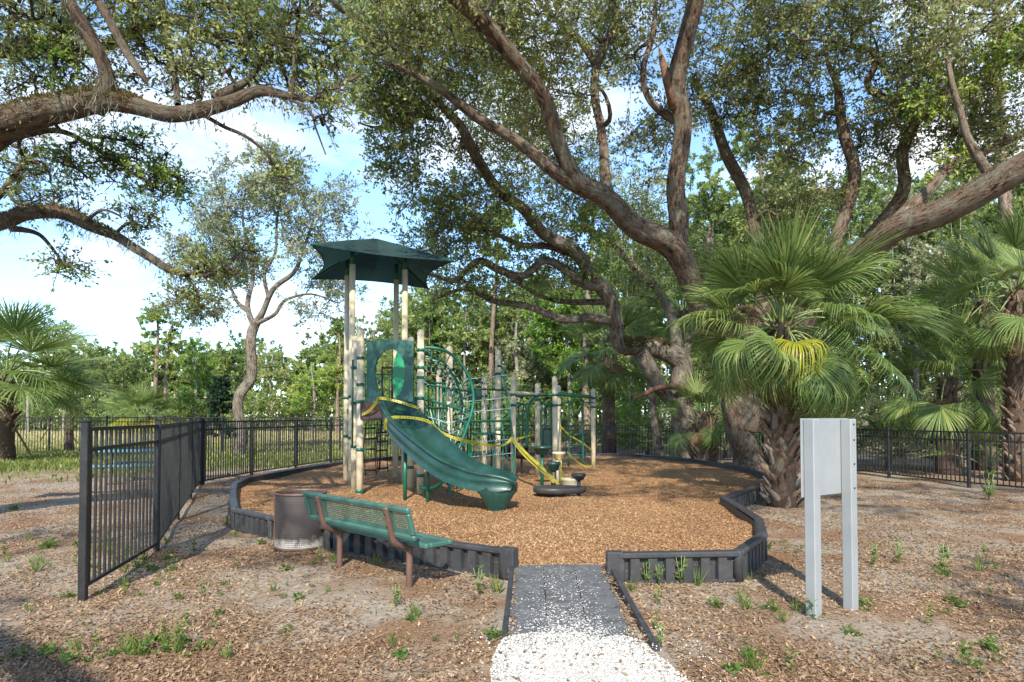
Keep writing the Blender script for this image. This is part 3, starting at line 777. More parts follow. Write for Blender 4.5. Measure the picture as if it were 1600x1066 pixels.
def moss_on(limbs, n, lmin=0.06, lmax=0.32, rmin=0.015, up=False):
    """hanging grey strands under limbs"""
    P_ = np.concatenate([l[0] for l in limbs]); k = rng.integers(0, len(P_), n)
    c = P_[k] + rng.normal(0, .05, (n, 3)); vs = []; fs = []; q = 0
    per = 14; N = n * per
    b = np.repeat(c, per, 0) + rng.normal(0, .05, (N, 3)); ln = np.repeat(rng.uniform(lmin, lmax, n), per) * rng.uniform(.5, 1.1, N)
    a = rng.uniform(0, 2 * np.pi, N); w = np.stack([np.cos(a), np.sin(a), 0 * a], -1) * rng.uniform(.002, .005, N)[:, None]
    m = b + np.stack([rng.normal(0, .05, N), rng.normal(0, .05, N), -ln * .5], -1); e = m + np.stack([rng.normal(0, .04, N), rng.normal(0, .04, N), -ln * .5], -1)
    v = np.stack([b, m + w, e, m - w], 1).reshape(-1, 3)
    return v, np.arange(N * 4).reshape(-1, 4), np.repeat(rng.uniform(0, 1, N), 4)

def fern_on(limb, n, i0=0.0, i1=1.0, size=0.13):
    """resurrection fern on the upper side of a limb"""
    p, r = limb; m = len(p); k = rng.uniform(i0, i1, n) * (m - 1.001); i = k.astype(int); t = (k - i)[:, None]
    c = p[i] * (1 - t) + p[i + 1] * t; rr = r[i]
    a = rng.normal(0, 0.9, n); tg = p[i + 1] - p[i]; tg /= np.linalg.norm(tg, axis=1)[:, None]
    sd = np.cross(tg, np.array([0, 0, 1.0])); sd /= np.linalg.norm(sd, axis=1)[:, None] + 1e-9; upv = np.cross(sd, tg)
    o = sd * np.sin(a)[:, None] + upv * np.cos(a)[:, None]
    c = c + o * (rr * 0.95)[:, None]
    d = o + rng.normal(0, .55, (n, 3))
    return leaves_at(c, d, size * rng.uniform(.5, 1.3, n), size * rng.uniform(.2, .4, n), rng.uniform(0, 1, n))

def make_tree(name, label, base, limbs_pix, blobs, bark, groups, extra_limbs=(), cat='tree', n_sides=14, r_start=0.028, R_=0.42, per=70, lsize=0.075,
              moss=0, ferns=(), tone=0.5, scale=1.0, wob=0.09, moss_sel=None, wf=.84):
    """groups: list of (leaf material, part name, blobs)"""
    t = thing(name, label, cat, base)
    limbs = [limb3(l, wf) for l in limbs_pix] + [(np.array([q[:3] for q in crom(e, 6)]), np.array([q[3] for q in crom(e, 6)])) for e in extra_limbs]
    wd = Wood()
    for i, (p, r) in enumerate(limbs):
        # gnarled: small wander off the traced line
        ln_ = np.concatenate([[0], np.cumsum(np.linalg.norm(np.diff(p, axis=0), axis=1))]); p = p + np.stack([np.sin(ln_ * (1.6 + .45 * k) + i * k) * (np.minimum(r, .2) * 0.2 + .02) for k in (1.3, 2.1, 2.9)], -1)
        limbs[i] = (p, r); wd.add(p, r, n_sides if r.max() > .08 else 8, wob, i * 1.3)
    for gi, (mat, pname, bl, tn) in enumerate(groups):
        T = blob_points(bl, scale)
        sc_ = T[:: 5]; sn = grow(wd, limbs, sc_, r_start * 2.3, segs=9, bow=.26, sides=6, twig_r=.016)     # scaffold boughs first
        grow(wd, limbs + [sn], T, r_start)
        v, f, rn = clump_leaves(wd, T, R_, per, lsize, tone=tn)
        link(pname, fast_mesh(pname, v, f, {'rnd': rn}), mat, t, 'world')
    link('trunk', wd.mesh('trunk'), bark, t, 'world')
    if moss:
        sel = limbs if moss_sel is None else [limbs[i] for i in moss_sel]
        v, f, rn = moss_on(sel, moss); link('spanish_moss', fast_mesh('spanish_moss', v, f, {'rnd': rn}), MOSS, t, 'world')['kind'] = 'stuff'
    if ferns:
        parts = [fern_on(limbs[i], n_, a, b_, sz) for i, n_, a, b_, sz in ferns]
        v, f, rn = merge(parts); link('fern', fast_mesh('fern', v, f, {'rnd': rn}), FERN, t, 'world')['kind'] = 'stuff'
    return t, limbs

# --- the big spreading oak right of the play bed
b1 = G(1170, 745)
oak1_limbs = [
    [(1172, 765, 16.8, 74), (1165, 715, 16.8, 56), (1152, 650, 16.4, 50), (1135, 585, 16, 50), (1112, 525, 15.5, 50), (1090, 462, 15, 46), (1052, 396, 14.5, 52), (1000, 352, 13.8, 46), (945, 318, 13.1, 43), (905, 282, 12.6, 38), (880, 230, 12.1, 33), (850, 160, 11.6, 31), (805, 92, 11.1, 32), (760, 38, 10.6, 34), (717, 0, 10.1, 34), (670, -45, 9.5, 30), (640, -120, 8.9, 26), (680, -220, 8.2, 22), (760, -330, 7.5, 14)],
    [(915, 300, 12.8, 30), (862, 264, 12.3, 27), (800, 216, 11.8, 24), (745, 182, 11.4, 22), (697, 150, 11.0, 17), (655, 122, 10.7, 12), (600, 95, 10.4, 7)],
    [(1055, 392, 14.5, 40), (1063, 340, 14.3, 40), (1057, 270, 14.0, 37), (1062, 200, 13.7, 37), (1060, 135, 13.4, 40), (1073, 65, 13, 37), (1085, 0, 12.6, 36), (1095, -60, 12.2, 32), (1100, -140, 11.4, 26), (1080, -250, 10, 20), (1040, -340, 9, 12)],
    [(958, 325, 13.4, 30), (946, 262, 13.7, 22), (936, 200, 13.9, 19), (932, 145, 14.1, 18), (936, 92, 14.3, 17), (958, 40, 14.5, 17), (963, -20, 14.6, 15), (975, -90, 14.7, 9)],
    [(934, 98, 14.2, 16), (908, 68, 14, 13), (872, 38, 13.8, 11), (838, -4, 13.5, 10), (800, -50, 13.2, 7)],
    [(1150, 640, 16.5, 46), (1185, 500, 17, 36), (1192, 410, 17.2, 30), (1172, 325, 17.3, 25), (1140, 250, 17.3, 23), (1112, 175, 17.2, 19), (1078, 122, 17, 12)],
    [(1170, 640, 16.6, 60), (1220, 540, 16.4, 50), (1280, 440, 16, 38), (1316, 352, 15.8, 26), (1334, 270, 15.6, 24), (1322, 215, 15.5, 23), (1312, 165, 15.5, 19), (1305, 130, 15.5, 14), (1290, 90, 15.5, 8), (1300, 40, 15.5, 4)],
    [(1280, 440, 16, 36), (1345, 385, 15.8, 36), (1390, 335, 15.5, 30), (1412, 290, 15.3, 24), (1412, 240, 15.2, 21), (1432, 190, 15, 20), (1407, 166, 14.9, 15), (1356, 137, 14.8, 14), (1368, 105, 14.7, 13), (1361, 80, 14.6, 11), (1300, 63, 14.4, 9), (1250, 66, 14.2, 5)],
    [(1165, 660, 16.5, 60), (1215, 565, 15.8, 46), (1262, 500, 15, 42), (1310, 440, 14.3, 44), (1352, 396, 13.6, 50), (1420, 352, 12.8, 56), (1505, 310, 12, 58), (1600, 262, 11.3, 60), (1710, 200, 10.6, 58), (1850, 110, 10, 44)],
    [(1395, 362, 13.1, 30), (1430, 312, 13.3, 24), (1480, 268, 13.5, 20), (1540, 235, 13.6, 16), (1610, 200, 13.6, 11)],
    [(1560, 285, 11.7, 24), (1512, 225, 11.9, 17), (1500, 160, 12.1, 13), (1480, 90, 12.3, 9)],
    [(1440, 190, 15, 14), (1480, 150, 14.8, 9), (1520, 100, 14.5, 6)],
    [(1060, 190, 13.7, 20), (1015, 150, 13.9, 15), (1005, 105, 14, 12), (1020, 50, 14.1, 11), (1028, -10, 14.2, 8)],
]
oak1_blobs = [(1180, 60, 130, 90, 15.3, 2.6, 120), (1350, 50, 140, 90, 14.6, 2.6, 120), (1530, 70, 120, 100, 13.2, 2.4, 105), (1240, 200, 100, 60, 16.5, 2.0, 60), (1440, 190, 110, 80, 15.2, 2.2, 85),
              (1560, 220, 80, 60, 14.0, 1.8, 40), (800, 40, 130, 75, 12.2, 2.2, 75), (970, 40, 100, 80, 14.6, 2.2, 70), (650, 30, 110, 70, 10.8, 1.9, 50), (860, 170, 90, 60, 13.5, 1.6, 30), (1120, 150, 70, 60, 16.5, 1.6, 35),
              (900, -110, 300, 90, 12.5, 3.0, 90), (1300, -110, 300, 90, 13.5, 3.0, 110), (760, -330, 200, 120, 7.2, 1.6, 70), (1000, -330, 200, 110, 8.2, 1.8, 70), (1250, -300, 200, 110, 9, 2, 60), (1690, 60, 90, 160, 11.5, 2.5, 40), (1250, 320, 90, 45, 17.2, 1.5, 30), (1010, 230, 60, 50, 15.5, 1.5, 22), ('W', 2.6, .9, 9.2, 3.0, 1.3, .6, 46), ('W', -.6, 4.2, 9.8, 3.6, 1.8, .8, 60), ('W', 4.2, 5.2, 10.4, 2.8, 2.0, .8, 50), ('W', -4.0, 5.0, 9.8, 2.0, 1.6, .7, 20), ('W', 5.5, 1.0, 8.2, 1.8, 1.6, .6, 18), ('W', 8.2, 2.4, 8.6, 2.6, 2.4, .7, 30)]
oak1, oak1_l = make_tree('live_oak', 'huge spreading live oak with reddish bark, its limbs arching over the sign', b1, oak1_limbs, None, BARK1,
    [(OAKLEAF2, 'crown', oak1_blobs, 0.60), (BRIGHT, 'young_leaves', [(1470, 155, 40, 22, 13.0, .5, 10), (1580, 110, 45, 60, 12.4, .8, 16), (1490, 250, 40, 20, 13.4, .5, 5)], 0.6)],
    moss=160, ferns=[(0, 700, .42, .62, .06), (8, 900, .35, .75, .06)], wf=.75, R_=0.52, per=96, lsize=0.094)
# torn stub with bare orange wood on the upright limb
mb = MB(); a = P(1054, 172, 13.5); b_ = P(1029, 72, 13.3)
mb.tube([a, a.lerp(b_, .45) + Vector((.0, -.06, 0)), a.lerp(b_, .8), b_], [.10, .115, .06, .008], 9)
tag(obj('broken_stub', mb, SNAP, oak1), 'torn stub of bare orange wood')

# --- the grey oak behind it
b2 = G(1072, 713)
oak2_limbs = [
    [(1076, 722, 21.5, 60), (1070, 668, 21.5, 46), (1066, 615, 21.5, 40), (1060, 562, 21.3, 38), (1030, 546, 21.1, 32), (990, 545, 20.9, 30), (966, 532, 20.7, 28), (958, 495, 20.4, 26), (951, 465, 20.1, 26), (938, 440, 19.8, 26), (911, 412, 19.4, 25), (882, 384, 18.9, 24), (848, 358, 18.4, 23), (822, 333, 17.9, 21), (782, 300, 17.3, 20), (752, 257, 16.6, 19), (724, 203, 15.8, 18), (696, 174, 15.2, 17), (667, 146, 14.7, 17), (629, 92, 13.9, 16), (584, 55, 13.2, 14), (533, 13, 12.5, 13), (490, -30, 12, 10)],
    [(940, 446, 19.8, 20), (915, 443, 19.7, 18), (876, 418, 19.4, 16), (848, 409, 19.2, 15), (813, 430, 19.0, 15), (779, 424, 18.8, 14), (751, 408, 18.6, 12), (730, 420, 18.4, 11), (708, 438, 18.3, 9), (668, 430, 18.1, 6)],
    [(952, 500, 20.4, 20), (920, 500, 20.3, 17), (883, 497, 20.1, 15), (834, 484, 19.9, 13), (779, 470, 19.6, 11), (734, 453, 19.4, 9), (702, 459, 19.2, 7), (672, 470, 19, 4)],
    [(900, 400, 19.2, 14), (860, 383, 19, 12), (813, 385, 18.8, 11), (772, 363, 18.6, 8), (735, 350, 18.4, 5)],
    [(948, 470, 20.2, 12), (897, 474, 20.6, 10), (848, 462, 20.9, 8), (800, 440, 21, 5)],
    [(998, 552, 20.9, 26), (1022, 590, 21.1, 28), (1048, 625, 21.3, 26), (1066, 655, 21.4, 26)],
    [(1012, 600, 21.2, 13), (1022, 640, 21.2, 13), (1028, 690, 21.2, 14), (1034, 720, 21.2, 18)],
    [(1062, 560, 21.3, 26), (1052, 500, 21.6, 18), (1015, 440, 21.8, 15), (975, 400, 22, 12), (955, 380, 22, 9)],
    [(1064, 600, 21.3, 22), (1078, 520, 21.6, 18), (1095, 440, 21.8, 14), (1110, 360, 22, 10)],
    [(628, 92, 13.9, 10), (595, 70, 13.7, 9), (562, 62, 13.5, 8)],
    [(690, 185, 15.1, 9), (640, 180, 14.9, 7), (595, 200, 14.7, 5), (560, 190, 14.5, 3)],
]
oak2_blobs = [(585, 60, 80, 55, 13.0, 1.6, 34), (640, 190, 65, 50, 15.0, 1.4, 34), (615, 250, 45, 28, 15.2, 1.0, 16), (720, 90, 80, 60, 15.0, 1.8, 40), (760, 320, 110, 55, 17.8, 1.8, 75), (690, 380, 70, 45, 18.3, 1.5, 45), (720, 440, 60, 30, 18.9, 1.3, 26),
              (840, 420, 100, 50, 19.6, 1.8, 65), (900, 330, 110, 60, 20.0, 2.0, 75), (860, 220, 100, 70, 19.0, 2.0, 60), (1010, 420, 60, 60, 22.0, 1.8, 40), (1000, 320, 70, 60, 21.5, 1.8, 40), (800, 140, 80, 60, 17.5, 2.0, 36), (500, -80, 180, 80, 13, 2.2, 50), (660, 310, 50, 28, 17.2, 1.2, 18), (690, 150, 70, 60, 15.5, 1.5, 34), (600, 140, 50, 45, 14.2, 1.2, 26), (760, 220, 80, 45, 17, 1.4, 30), (690, 20, 90, 40, 13, 1.4, 24), (560, 120, 40, 40, 13.6, 1.0, 12), (1090, 400, 40, 60, 22, 1.5, 20)]
oak2, oak2_l = make_tree('live_oak', 'grey barked live oak behind the bed with a long limb reaching left', b2, oak2_limbs, None, BARK2,
    [(OAKLEAF, 'crown', oak2_blobs, 0.58)], moss=120, ferns=[(0, 1500, .17, .29, .16)], R_=0.56, per=92, lsize=0.104)
mb = MB(); c_ = crom([(*P(1078, 608, 21.0), .10), (*P(1052, 604, 20.8), .10), (*P(1028, 606, 20.6), .09), (*P(1008, 615, 20.4), .075), (*P(990, 623, 20.3), .05)], 4)
mb.tube([q[:3] for q in c_], [q[3] for q in c_], 9); tag(obj('dead_limb', mb, SNAP, oak2), 'short sawn dead limb with bare brown wood')

# --- the oak off the left edge, its limbs crossing the sky
b3 = Vector((-9.2, 7.6, 0))
tr3 = [(-9.2, 7.6, -0.1, .62), (-9.15, 7.6, .6, .5), (-9.0, 7.6, 1.8, .46), (-8.7, 7.6, 3.0, .46), (-8.2, 7.6, 3.9, .42), (-7.2, 7.6, 4.5, .36)]
oak3_limbs = [
    [(-160, 255, 7.6, 90), (-60, 222, 7.5, 80), (0, 195, 7.4, 68), (60, 180, 7.3, 62), (115, 172, 7.2, 54), (165, 160, 7.15, 44), (212, 164, 7.1, 36), (262, 173, 7.05, 32), (315, 170, 7.0, 29), (367, 162, 7.0, 25), (410, 148, 7.0, 21), (452, 152, 7.0, 15), (500, 154, 7.0, 11), (527, 132, 7.0, 8), (562, 113, 7.0, 5)],
    [(140, 172, 7.15, 38), (162, 132, 7.1, 31), (160, 96, 7.05, 27), (140, 50, 7.0, 27), (112, 4, 6.9, 27), (80, -50, 6.8, 24)],
    [(231, 134, 6.9, 3), (226, 124, 6.9, 12), (214, 106, 6.9, 17), (195, 75, 6.95, 18), (171, 28, 7.0, 18), (152, -5, 7.05, 17), (130, -50, 7.1, 17)],
    [(-160, 60, 8.6, 42), (0, 84, 8.3, 27), (55, 70, 8.2, 24), (140, 76, 8.1, 20), (203, 56, 8.0, 19), (245, 40, 7.9, 18), (280, 38, 7.9, 17), (315, 50, 7.8, 15), (364, 52, 7.8, 13), (379, 40, 7.8, 13), (386, 20, 7.8, 13), (408, -4, 7.7, 12), (430, -40, 7.7, 8)],
    [(280, 160, 7.1, 14), (274, 120, 7.3, 12), (265, 85, 7.4, 11), (258, 45, 7.5, 11), (248, -5, 7.6, 11)],
    [(335, 160, 7.0, 19), (370, 138, 7.1, 16), (392, 118, 7.2, 13), (406, 88, 7.3, 11), (420, 60, 7.4, 8)],
    [(448, 150, 7.0, 12), (456, 108, 6.95, 11), (459, 70, 6.9, 11), (466, 30, 6.9, 9), (456, -4, 6.9, 8)],
    [(312, 180, 7.0, 9), (350, 200, 7.1, 8), (386, 214, 7.2, 7), (420, 238, 7.3, 6), (438, 263, 7.4, 5), (461, 288, 7.5, 3)],
    [(-330, 420, 8.6, 60), (-150, 375, 8.6, 44), (0, 352, 8.6, 32), (44, 338, 8.6, 29), (94, 334, 8.6, 27), (135, 350, 8.6, 22), (175, 364, 8.6, 20), (209, 387, 8.6, 18), (236, 405, 8.6, 17), (263, 423, 8.6, 15), (290, 430, 8.6, 12), (338, 425, 8.6, 9), (366, 402, 8.6, 6), (385, 385, 8.6, 3)],
    [(20, 360, 8.6, 15), (57, 367, 8.6, 9), (78, 388, 8.6, 7), (91, 405, 8.6, 5), (110, 420, 8.6, 3)],
    [(287, 428, 8.6, 7), (305, 455, 8.6, 5), (310, 480, 8.6, 3)],
    [(338, 425, 8.6, 6), (375, 430, 8.6, 5), (405, 430, 8.6, 3)],
    [(130, 348, 8.6, 8), (160, 325, 8.5, 6), (190, 335, 8.5, 4)],
    [(180, 366, 8.6, 8), (205, 350, 8.6, 6), (235, 362, 8.6, 3)],
    [(-60, 230, 7.5, 30), (30, 208, 8.2, 16), (90, 205, 8.4, 11), (150, 235, 8.6, 9), (210, 270, 8.8, 7), (260, 300, 9, 4)],
    [(-150, 370, 8.6, 26), (-20, 320, 8.8, 16), (30, 270, 9, 11), (60, 240, 9.1, 8)],
    [(430, 148, 7.0, 8), (480, 170, 7.0, 6), (495, 200, 7.05, 4), (512, 240, 7.1, 3)],
]
oak3_blobs = [(60, 30, 90, 60, 7.6, 1.2, 34), (230, 30, 100, 60, 7.6, 1.2, 34), (400, 50, 100, 55, 7.3, 1.0, 34), (500, 60, 55, 60, 7.1, .8, 20), (60, 130, 70, 50, 8.0, .9, 20), (330, 120, 80, 35, 7.3, .7, 14), (505, 160, 40, 22, 7.0, .5, 8),
              (60, 300, 80, 40, 9.0, 1.0, 20), (20, 240, 50, 40, 9.0, 1.0, 12), (100, 418, 32, 18, 8.6, .25, 7), (330, 425, 60, 22, 8.6, .4, 13), (300, 470, 40, 20, 8.6, .3, 8), (205, 345, 40, 18, 8.6, .35, 7), (380, 390, 28, 22, 8.6, .3, 6),
              (120, -130, 250, 90, 7.3, 1.6, 60), (-200, 100, 150, 200, 8.0, 2.0, 60), (440, 265, 26, 20, 7.4, .3, 5), (150, 90, 120, 50, 7.9, .9, 22), (350, 20, 120, 35, 7.6, .9, 22), (470, 100, 60, 40, 7.2, .6, 12), (40, 20, 80, 40, 8.2, .8, 14), ('W', -5.6, -.4, 6.9, 2.6, 2.0, .6, 40), ('W', -4.4, 2.2, 7.4, 1.8, 1.3, .5, 26), ('W', -2.4, -1.6, 7.0, 1.4, 1.0, .4, 10)]
oak3, oak3_l = make_tree('live_oak', 'mossy live oak standing off the left edge, dark limbs crossing the sky', b3, oak3_limbs, None, BARK3,
    [(OAKLEAF, 'crown', oak3_blobs, 0.55), (BRIGHT, 'young_leaves', [(190, 245, 75, 35, 8.8, .6, 26), (255, 290, 45, 28, 9.0, .5, 15), (120, 265, 50, 30, 8.9, .6, 12), (100, 110, 45, 22, 7.6, .4, 6)], 0.45)],
    extra_limbs=[tr3], moss=240, moss_sel=[0, 1, 3, 8, 8, 4, 14, 15], ferns=[(0, 3600, .05, .42, .055), (1, 500, 0, .35, .05), (3, 1200, .1, .5, .05), (8, 1200, .12, .45, .05)], wf=.74, R_=0.31, per=84, lsize=0.058, r_start=0.022)

# --- the slim pale oak beyond the fence on the left
b4 = G(372, 712)
oak4_limbs = [
    [(371, 716, 25, 22), (376, 665, 25, 18), (375, 625, 25, 19), (390, 590, 25, 18), (394, 540, 25, 17), (398, 514, 25, 18), (408, 489, 25, 12), (425, 455, 25, 10), (459, 425, 25, 8), (474, 390, 25, 6), (490, 340, 25, 4)],
    [(397, 516, 25, 12), (388, 480, 25, 9), (395, 442, 25, 8), (392, 400, 25, 6), (380, 340, 25, 4), (385, 280, 25, 3)],
    [(402, 505, 25, 8), (430, 493, 25, 7), (446, 468, 25, 6), (480, 460, 25, 4), (520, 470, 25, 3)],
    [(391, 490, 25, 7), (371, 470, 25, 6), (356, 447, 25, 5), (320, 440, 25, 3), (280, 450, 25, 2)],
    [(420, 462, 25, 7), (413, 428, 25, 6), (430, 392, 25, 5), (435, 330, 25, 4), (445, 270, 25, 3)],
]
oak4_blobs = [(410, 300, 75, 55, 25, 2.0, 55), (340, 340, 60, 50, 25, 1.8, 40), (480, 310, 55, 55, 25, 1.8, 36), (300, 400, 55, 40, 25, 1.6, 30), (380, 400, 60, 40, 25, 1.6, 28), (480, 400, 50, 45, 25, 1.6, 26), (520, 450, 45, 35, 25, 1.4, 20), (440, 250, 50, 25, 25, 1.4, 16), (290, 480, 50, 18, 25, 1.2, 14), (330, 480, 40, 14, 25, 1.0, 9), (350, 430, 50, 30, 25, 1.4, 14), (540, 330, 30, 40, 25, 1.2, 12), (470, 490, 50, 15, 25, 1.2, 8)]
make_tree('slender_oak', 'slim pale trunked oak behind the fence with an airy crown', b4, oak4_limbs, None, BARK2,
    [(GREYLEAF, 'crown', oak4_blobs, 0.45)], moss=40, R_=0.58, per=105, lsize=0.12, r_start=0.03)

# --- an oak behind the camera: its shade falls across the foreground
def shade_oak(label, base, limbs, blobs):
    t = thing('live_oak', label, 'tree', base); wd = Wood(); L3 = []
    for l in limbs:
        q = crom(l, 6); p = np.array([x[:3] for x in q]); r = np.array([x[3] for x in q]); L3.append((p, r)); wd.add(p, r, 12, .07, len(L3))
    T = np.concatenate([ellipsoid(n, c, r) for c, r, n in blobs]); grow(wd, L3, T, .018)
    v, f, rn = clump_leaves(wd, T, .45, 110, .09, tone=.45)
    link('crown', fast_mesh('crown', v, f, {'rnd': rn}), OAKLEAF, t, 'world'); link('trunk', wd.mesh('trunk'), BARK3, t, 'world')
shade_oak('live oak out of view behind the camera, its shade falling on the foreground', (5.5, -7.5, 0),
    [[(5.5, -7.5, -.1, .6), (5.4, -7.4, 1.5, .48), (5.0, -7.0, 3.2, .42), (4.3, -6.2, 4.6, .32), (3.8, -5.0, 5.8, .22), (3.9, -3.6, 6.6, .12)], [(5.0, -7.0, 3.2, .3), (6.5, -6.0, 4.8, .24), (7.6, -4.4, 5.9, .16), (8.2, -2.6, 6.6, .08)], [(4.6, -6.5, 4.0, .26), (1.5, -7.0, 6.0, .2), (-2.0, -6.2, 7.2, .15), (-5.0, -4.5, 7.6, .08)]],
    [((4.6, -3.2, 6.5), (1.3, 1.4, .7), 13), ((8.0, -2.2, 6.6), (2.2, 1.8, .8), 34), ((-5.0, -5.0, 7.4), (1.4, 1.2, .8), 5), ((-6.6, -3.2, 7.2), (1.6, 1.6, .8), 10), ((7.4, -4.5, 8.0), (2.4, 1.6, .8), 14)])

# --- trees of the wood behind
def wood_tree(name, label, px, d, top_py, spread_px, mat, bark, trunk_w=0.16, crown_from=0.35, n=46, per=200, lsize=0.19, style='broad', lean=0.0, tone=0.5, group=None, cat='tree', zb=0.0):
    """a tree of the background wood: stands on the ground at depth d below pixel column px, top seen at row top_py"""
    x = (px - 800) / FPX * d; H = P(px, top_py, d).z; sp = spread_px / FPX * d
    base = Vector((x, d, zb)); t = thing(name, label, cat, base, group)
    wd = Wood(); k = np.linspace(0, 1, 9)
    ph = rng.uniform(0, 6)
    p = np.stack([x + lean * k * k * H + 0.025 * H * np.sin(k * 5 + ph) * k, d + 0.02 * H * np.sin(k * 4 + 2 * ph) * k, zb - .05 + k * (H * (0.95 if style != 'broad' else 0.85))], -1)
    r = trunk_w * (1 - 0.72 * k) + 0.02; r[0] *= 1.35
    wd.add(p, r, 9, .06, ph)
    limbs = [(p[2:], r[2:])]
    cz = H * crown_from
    if style == 'pine':
        T = []
        for i in range(n):
            u = rng.uniform(0, 1) ** 0.8; z = cz + (H - cz) * u; rad = sp * (0.25 + 0.85 * (1 - u) ** 0.7) * rng.uniform(.35, 1.0); a = rng.uniform(0, 2 * np.pi)
            i_ = np.interp(z / H, k * .95, k); cx = np.interp(i_, k, p[:, 0]); cy = np.interp(i_, k, p[:, 1])
            T.append((cx + rad * np.cos(a), cy + rad * np.sin(a), z + rng.normal(0, .1)))
        T = np.array(T); Rc = max(.35, sp * 0.26); flat = .45
    else:
        c = np.array([x + lean * H * .6, d, (cz + H) / 2])
        # several uneven lobes
        T = []
        for i in range(7):
            lc = c + np.array([rng.uniform(-.6, .6) * sp, rng.uniform(-.6, .6) * sp, rng.uniform(-.75, .72) * (H - cz) / 2])
            T.append(ellipsoid(max(2, n // 7), lc, (sp * .48, sp * .48, (H - cz) * .22)))
        T = np.concatenate(T); T[:, 2] = np.minimum(T[:, 2], H); Rc = max(.4, sp * .23); flat = .75
    grow(wd, limbs, T, 0.022, segs=4, bow=.14, sides=4, twig_r=.012)
    v, f, rn = clump_leaves(wd, T, Rc, per, lsize, twigs=5, flat=flat, tone=tone, spread=.2, twig_r=.01)
    link('crown', fast_mesh('crown', v, f, {'rnd': rn}), mat, t, 'world')
    link('trunk', wd.mesh('trunk'), bark, t, 'world')
    return t
GW = 'trees of the wood behind the playground'
FT = [  # name, label, px, d, top, spread, mat, bark, kwargs
 ('broadleaf_tree', 'tall leafy tree rising above the wood behind the left palm', 100, 58, 488, 58, FARLEAF, BARK4, dict(n=60, crown_from=.3)),
 ('pine_tree', 'left one of the two tall thin pines standing in the field', 243, 55, 484, 42, PINELEAF, BARKP, dict(style='pine', crown_from=.60, n=20, trunk_w=.22, lsize=.22)),
 ('pine_tree', 'right one of the two tall thin pines, with bare dead branches', 258, 56, 500, 40, PINELEAF, BARKP, dict(style='pine', crown_from=.55, n=16, trunk_w=.22, lsize=.22, lean=.02)),
 ('broadleaf_tree', 'round green tree left of the two thin pines', 190, 62, 556, 56, FARLEAF, BARK4, dict(n=56, crown_from=.15)),
 ('broadleaf_tree', 'light green tree right of the two thin pines', 305, 62, 540, 56, BRIGHT, BARK4, dict(n=56, crown_from=.15, tone=.45)),
 ('broadleaf_tree', 'rounded tree with a pale top right of the slim oak trunk', 425, 60, 532, 50, FARLEAF, BARK4, dict(n=56, crown_from=.12, tone=.6)),
 ('broadleaf_tree', 'yellow green tree left of the shade canopy posts', 490, 58, 545, 52, BRIGHT, BARK4, dict(n=56, crown_from=.1, tone=.62)),
 ('pine_tree', 'flat topped pine showing just left of the canopy posts', 528, 52, 503, 34, PINELEAF, BARKP, dict(style='pine', crown_from=.35, n=36, lsize=.22)),
 ('broadleaf_tree', 'broad tree seen between the posts of the shade canopy', 585, 50, 485, 52, FARLEAF, BARK4, dict(n=60, crown_from=.12, tone=.55)),
 ('broadleaf_tree', 'bushy green tree behind the net climber', 690, 44, 452, 60, BRIGHT, BARK4, dict(n=66, crown_from=.12, tone=.4)),
 ('pine_tree', 'straight pine trunk rising behind the middle of the playset', 770, 40, 330, 45, PINELEAF, BARKP, dict(style='pine', crown_from=.72, n=26, trunk_w=.19, lsize=.2)),
 ('broadleaf_tree', 'dull green tree with tangled twigs behind the overhead ladder', 810, 38, 470, 62, GREYLEAF, BARK4, dict(n=70, crown_from=.1, tone=.45)),
 ('broadleaf_tree', 'bright leafy tree behind the right end of the playset', 890, 36, 440, 62, BRIGHT, BARK4, dict(n=70, crown_from=.12, tone=.38)),
 ('pine_tree', 'reddish pine trunk left of the grey oak', 918, 34, 300, 40, PINELEAF, BARKP, dict(style='pine', crown_from=.7, n=24, trunk_w=.2, lsize=.2)),
 ('broadleaf_tree', 'dark leafy tree filling the gap left of the grey oak trunk', 985, 31, 430, 62, OAKLEAF, BARK2, dict(n=66, crown_from=.15, tone=.3)),
 ('broadleaf_tree', 'dense green tree behind the big oak fork', 1120, 33, 215, 80, FARLEAF, BARK2, dict(n=66, crown_from=.2, tone=.35)),
 ('pine_tree', 'thin straight pine seen through the crown right of the upright limb', 1196, 36, 130, 48, PINELEAF, BARKP, dict(style='pine', crown_from=.72, n=24, trunk_w=.2, lsize=.2)),
 ('broadleaf_tree', 'leafy tree behind the palm by the sign', 1260, 34, 170, 90, OAKLEAF2, BARK2, dict(n=70, crown_from=.2, tone=.4)),
 ('broadleaf_tree', 'pale green tree under the right big limb', 1430, 34, 230, 85, GREYLEAF, BARK4, dict(n=70, crown_from=.1, tone=.55)),
 ('pine_tree', 'thick pine trunk crossing behind the right big limb', 1578, 20, -120, 90, PINELEAF, BARKP, dict(style='pine', crown_from=.8, n=26, trunk_w=.24, lsize=.14)),
 ('broadleaf_tree', 'dark leafy tree at the right edge behind the fence', 1590, 27, 250, 85, OAKLEAF, BARK2, dict(n=66, crown_from=.15, tone=.35)),
 ('broadleaf_tree', 'leafy tree between the sign and the right edge behind the fence', 1500, 30, 400, 70, BRIGHT, BARK4, dict(n=60, crown_from=.12, tone=.3)),
 ('dead_tree', 'bare grey dead snag above the palm at far left', 44, 56, 478, 8, GREYLEAF, BARK4, dict(n=8, per=4, crown_from=.75, trunk_w=.12)),
 ('young_pine', 'small dark green young pine in the field behind the fence', 345, 42, 597, 26, DKPINE, BARKP, dict(style='pine', crown_from=.05, n=50, trunk_w=.06, lsize=.2)),
]
for a in FT:
    wood_tree(*a[:8], **a[8], group=GW)
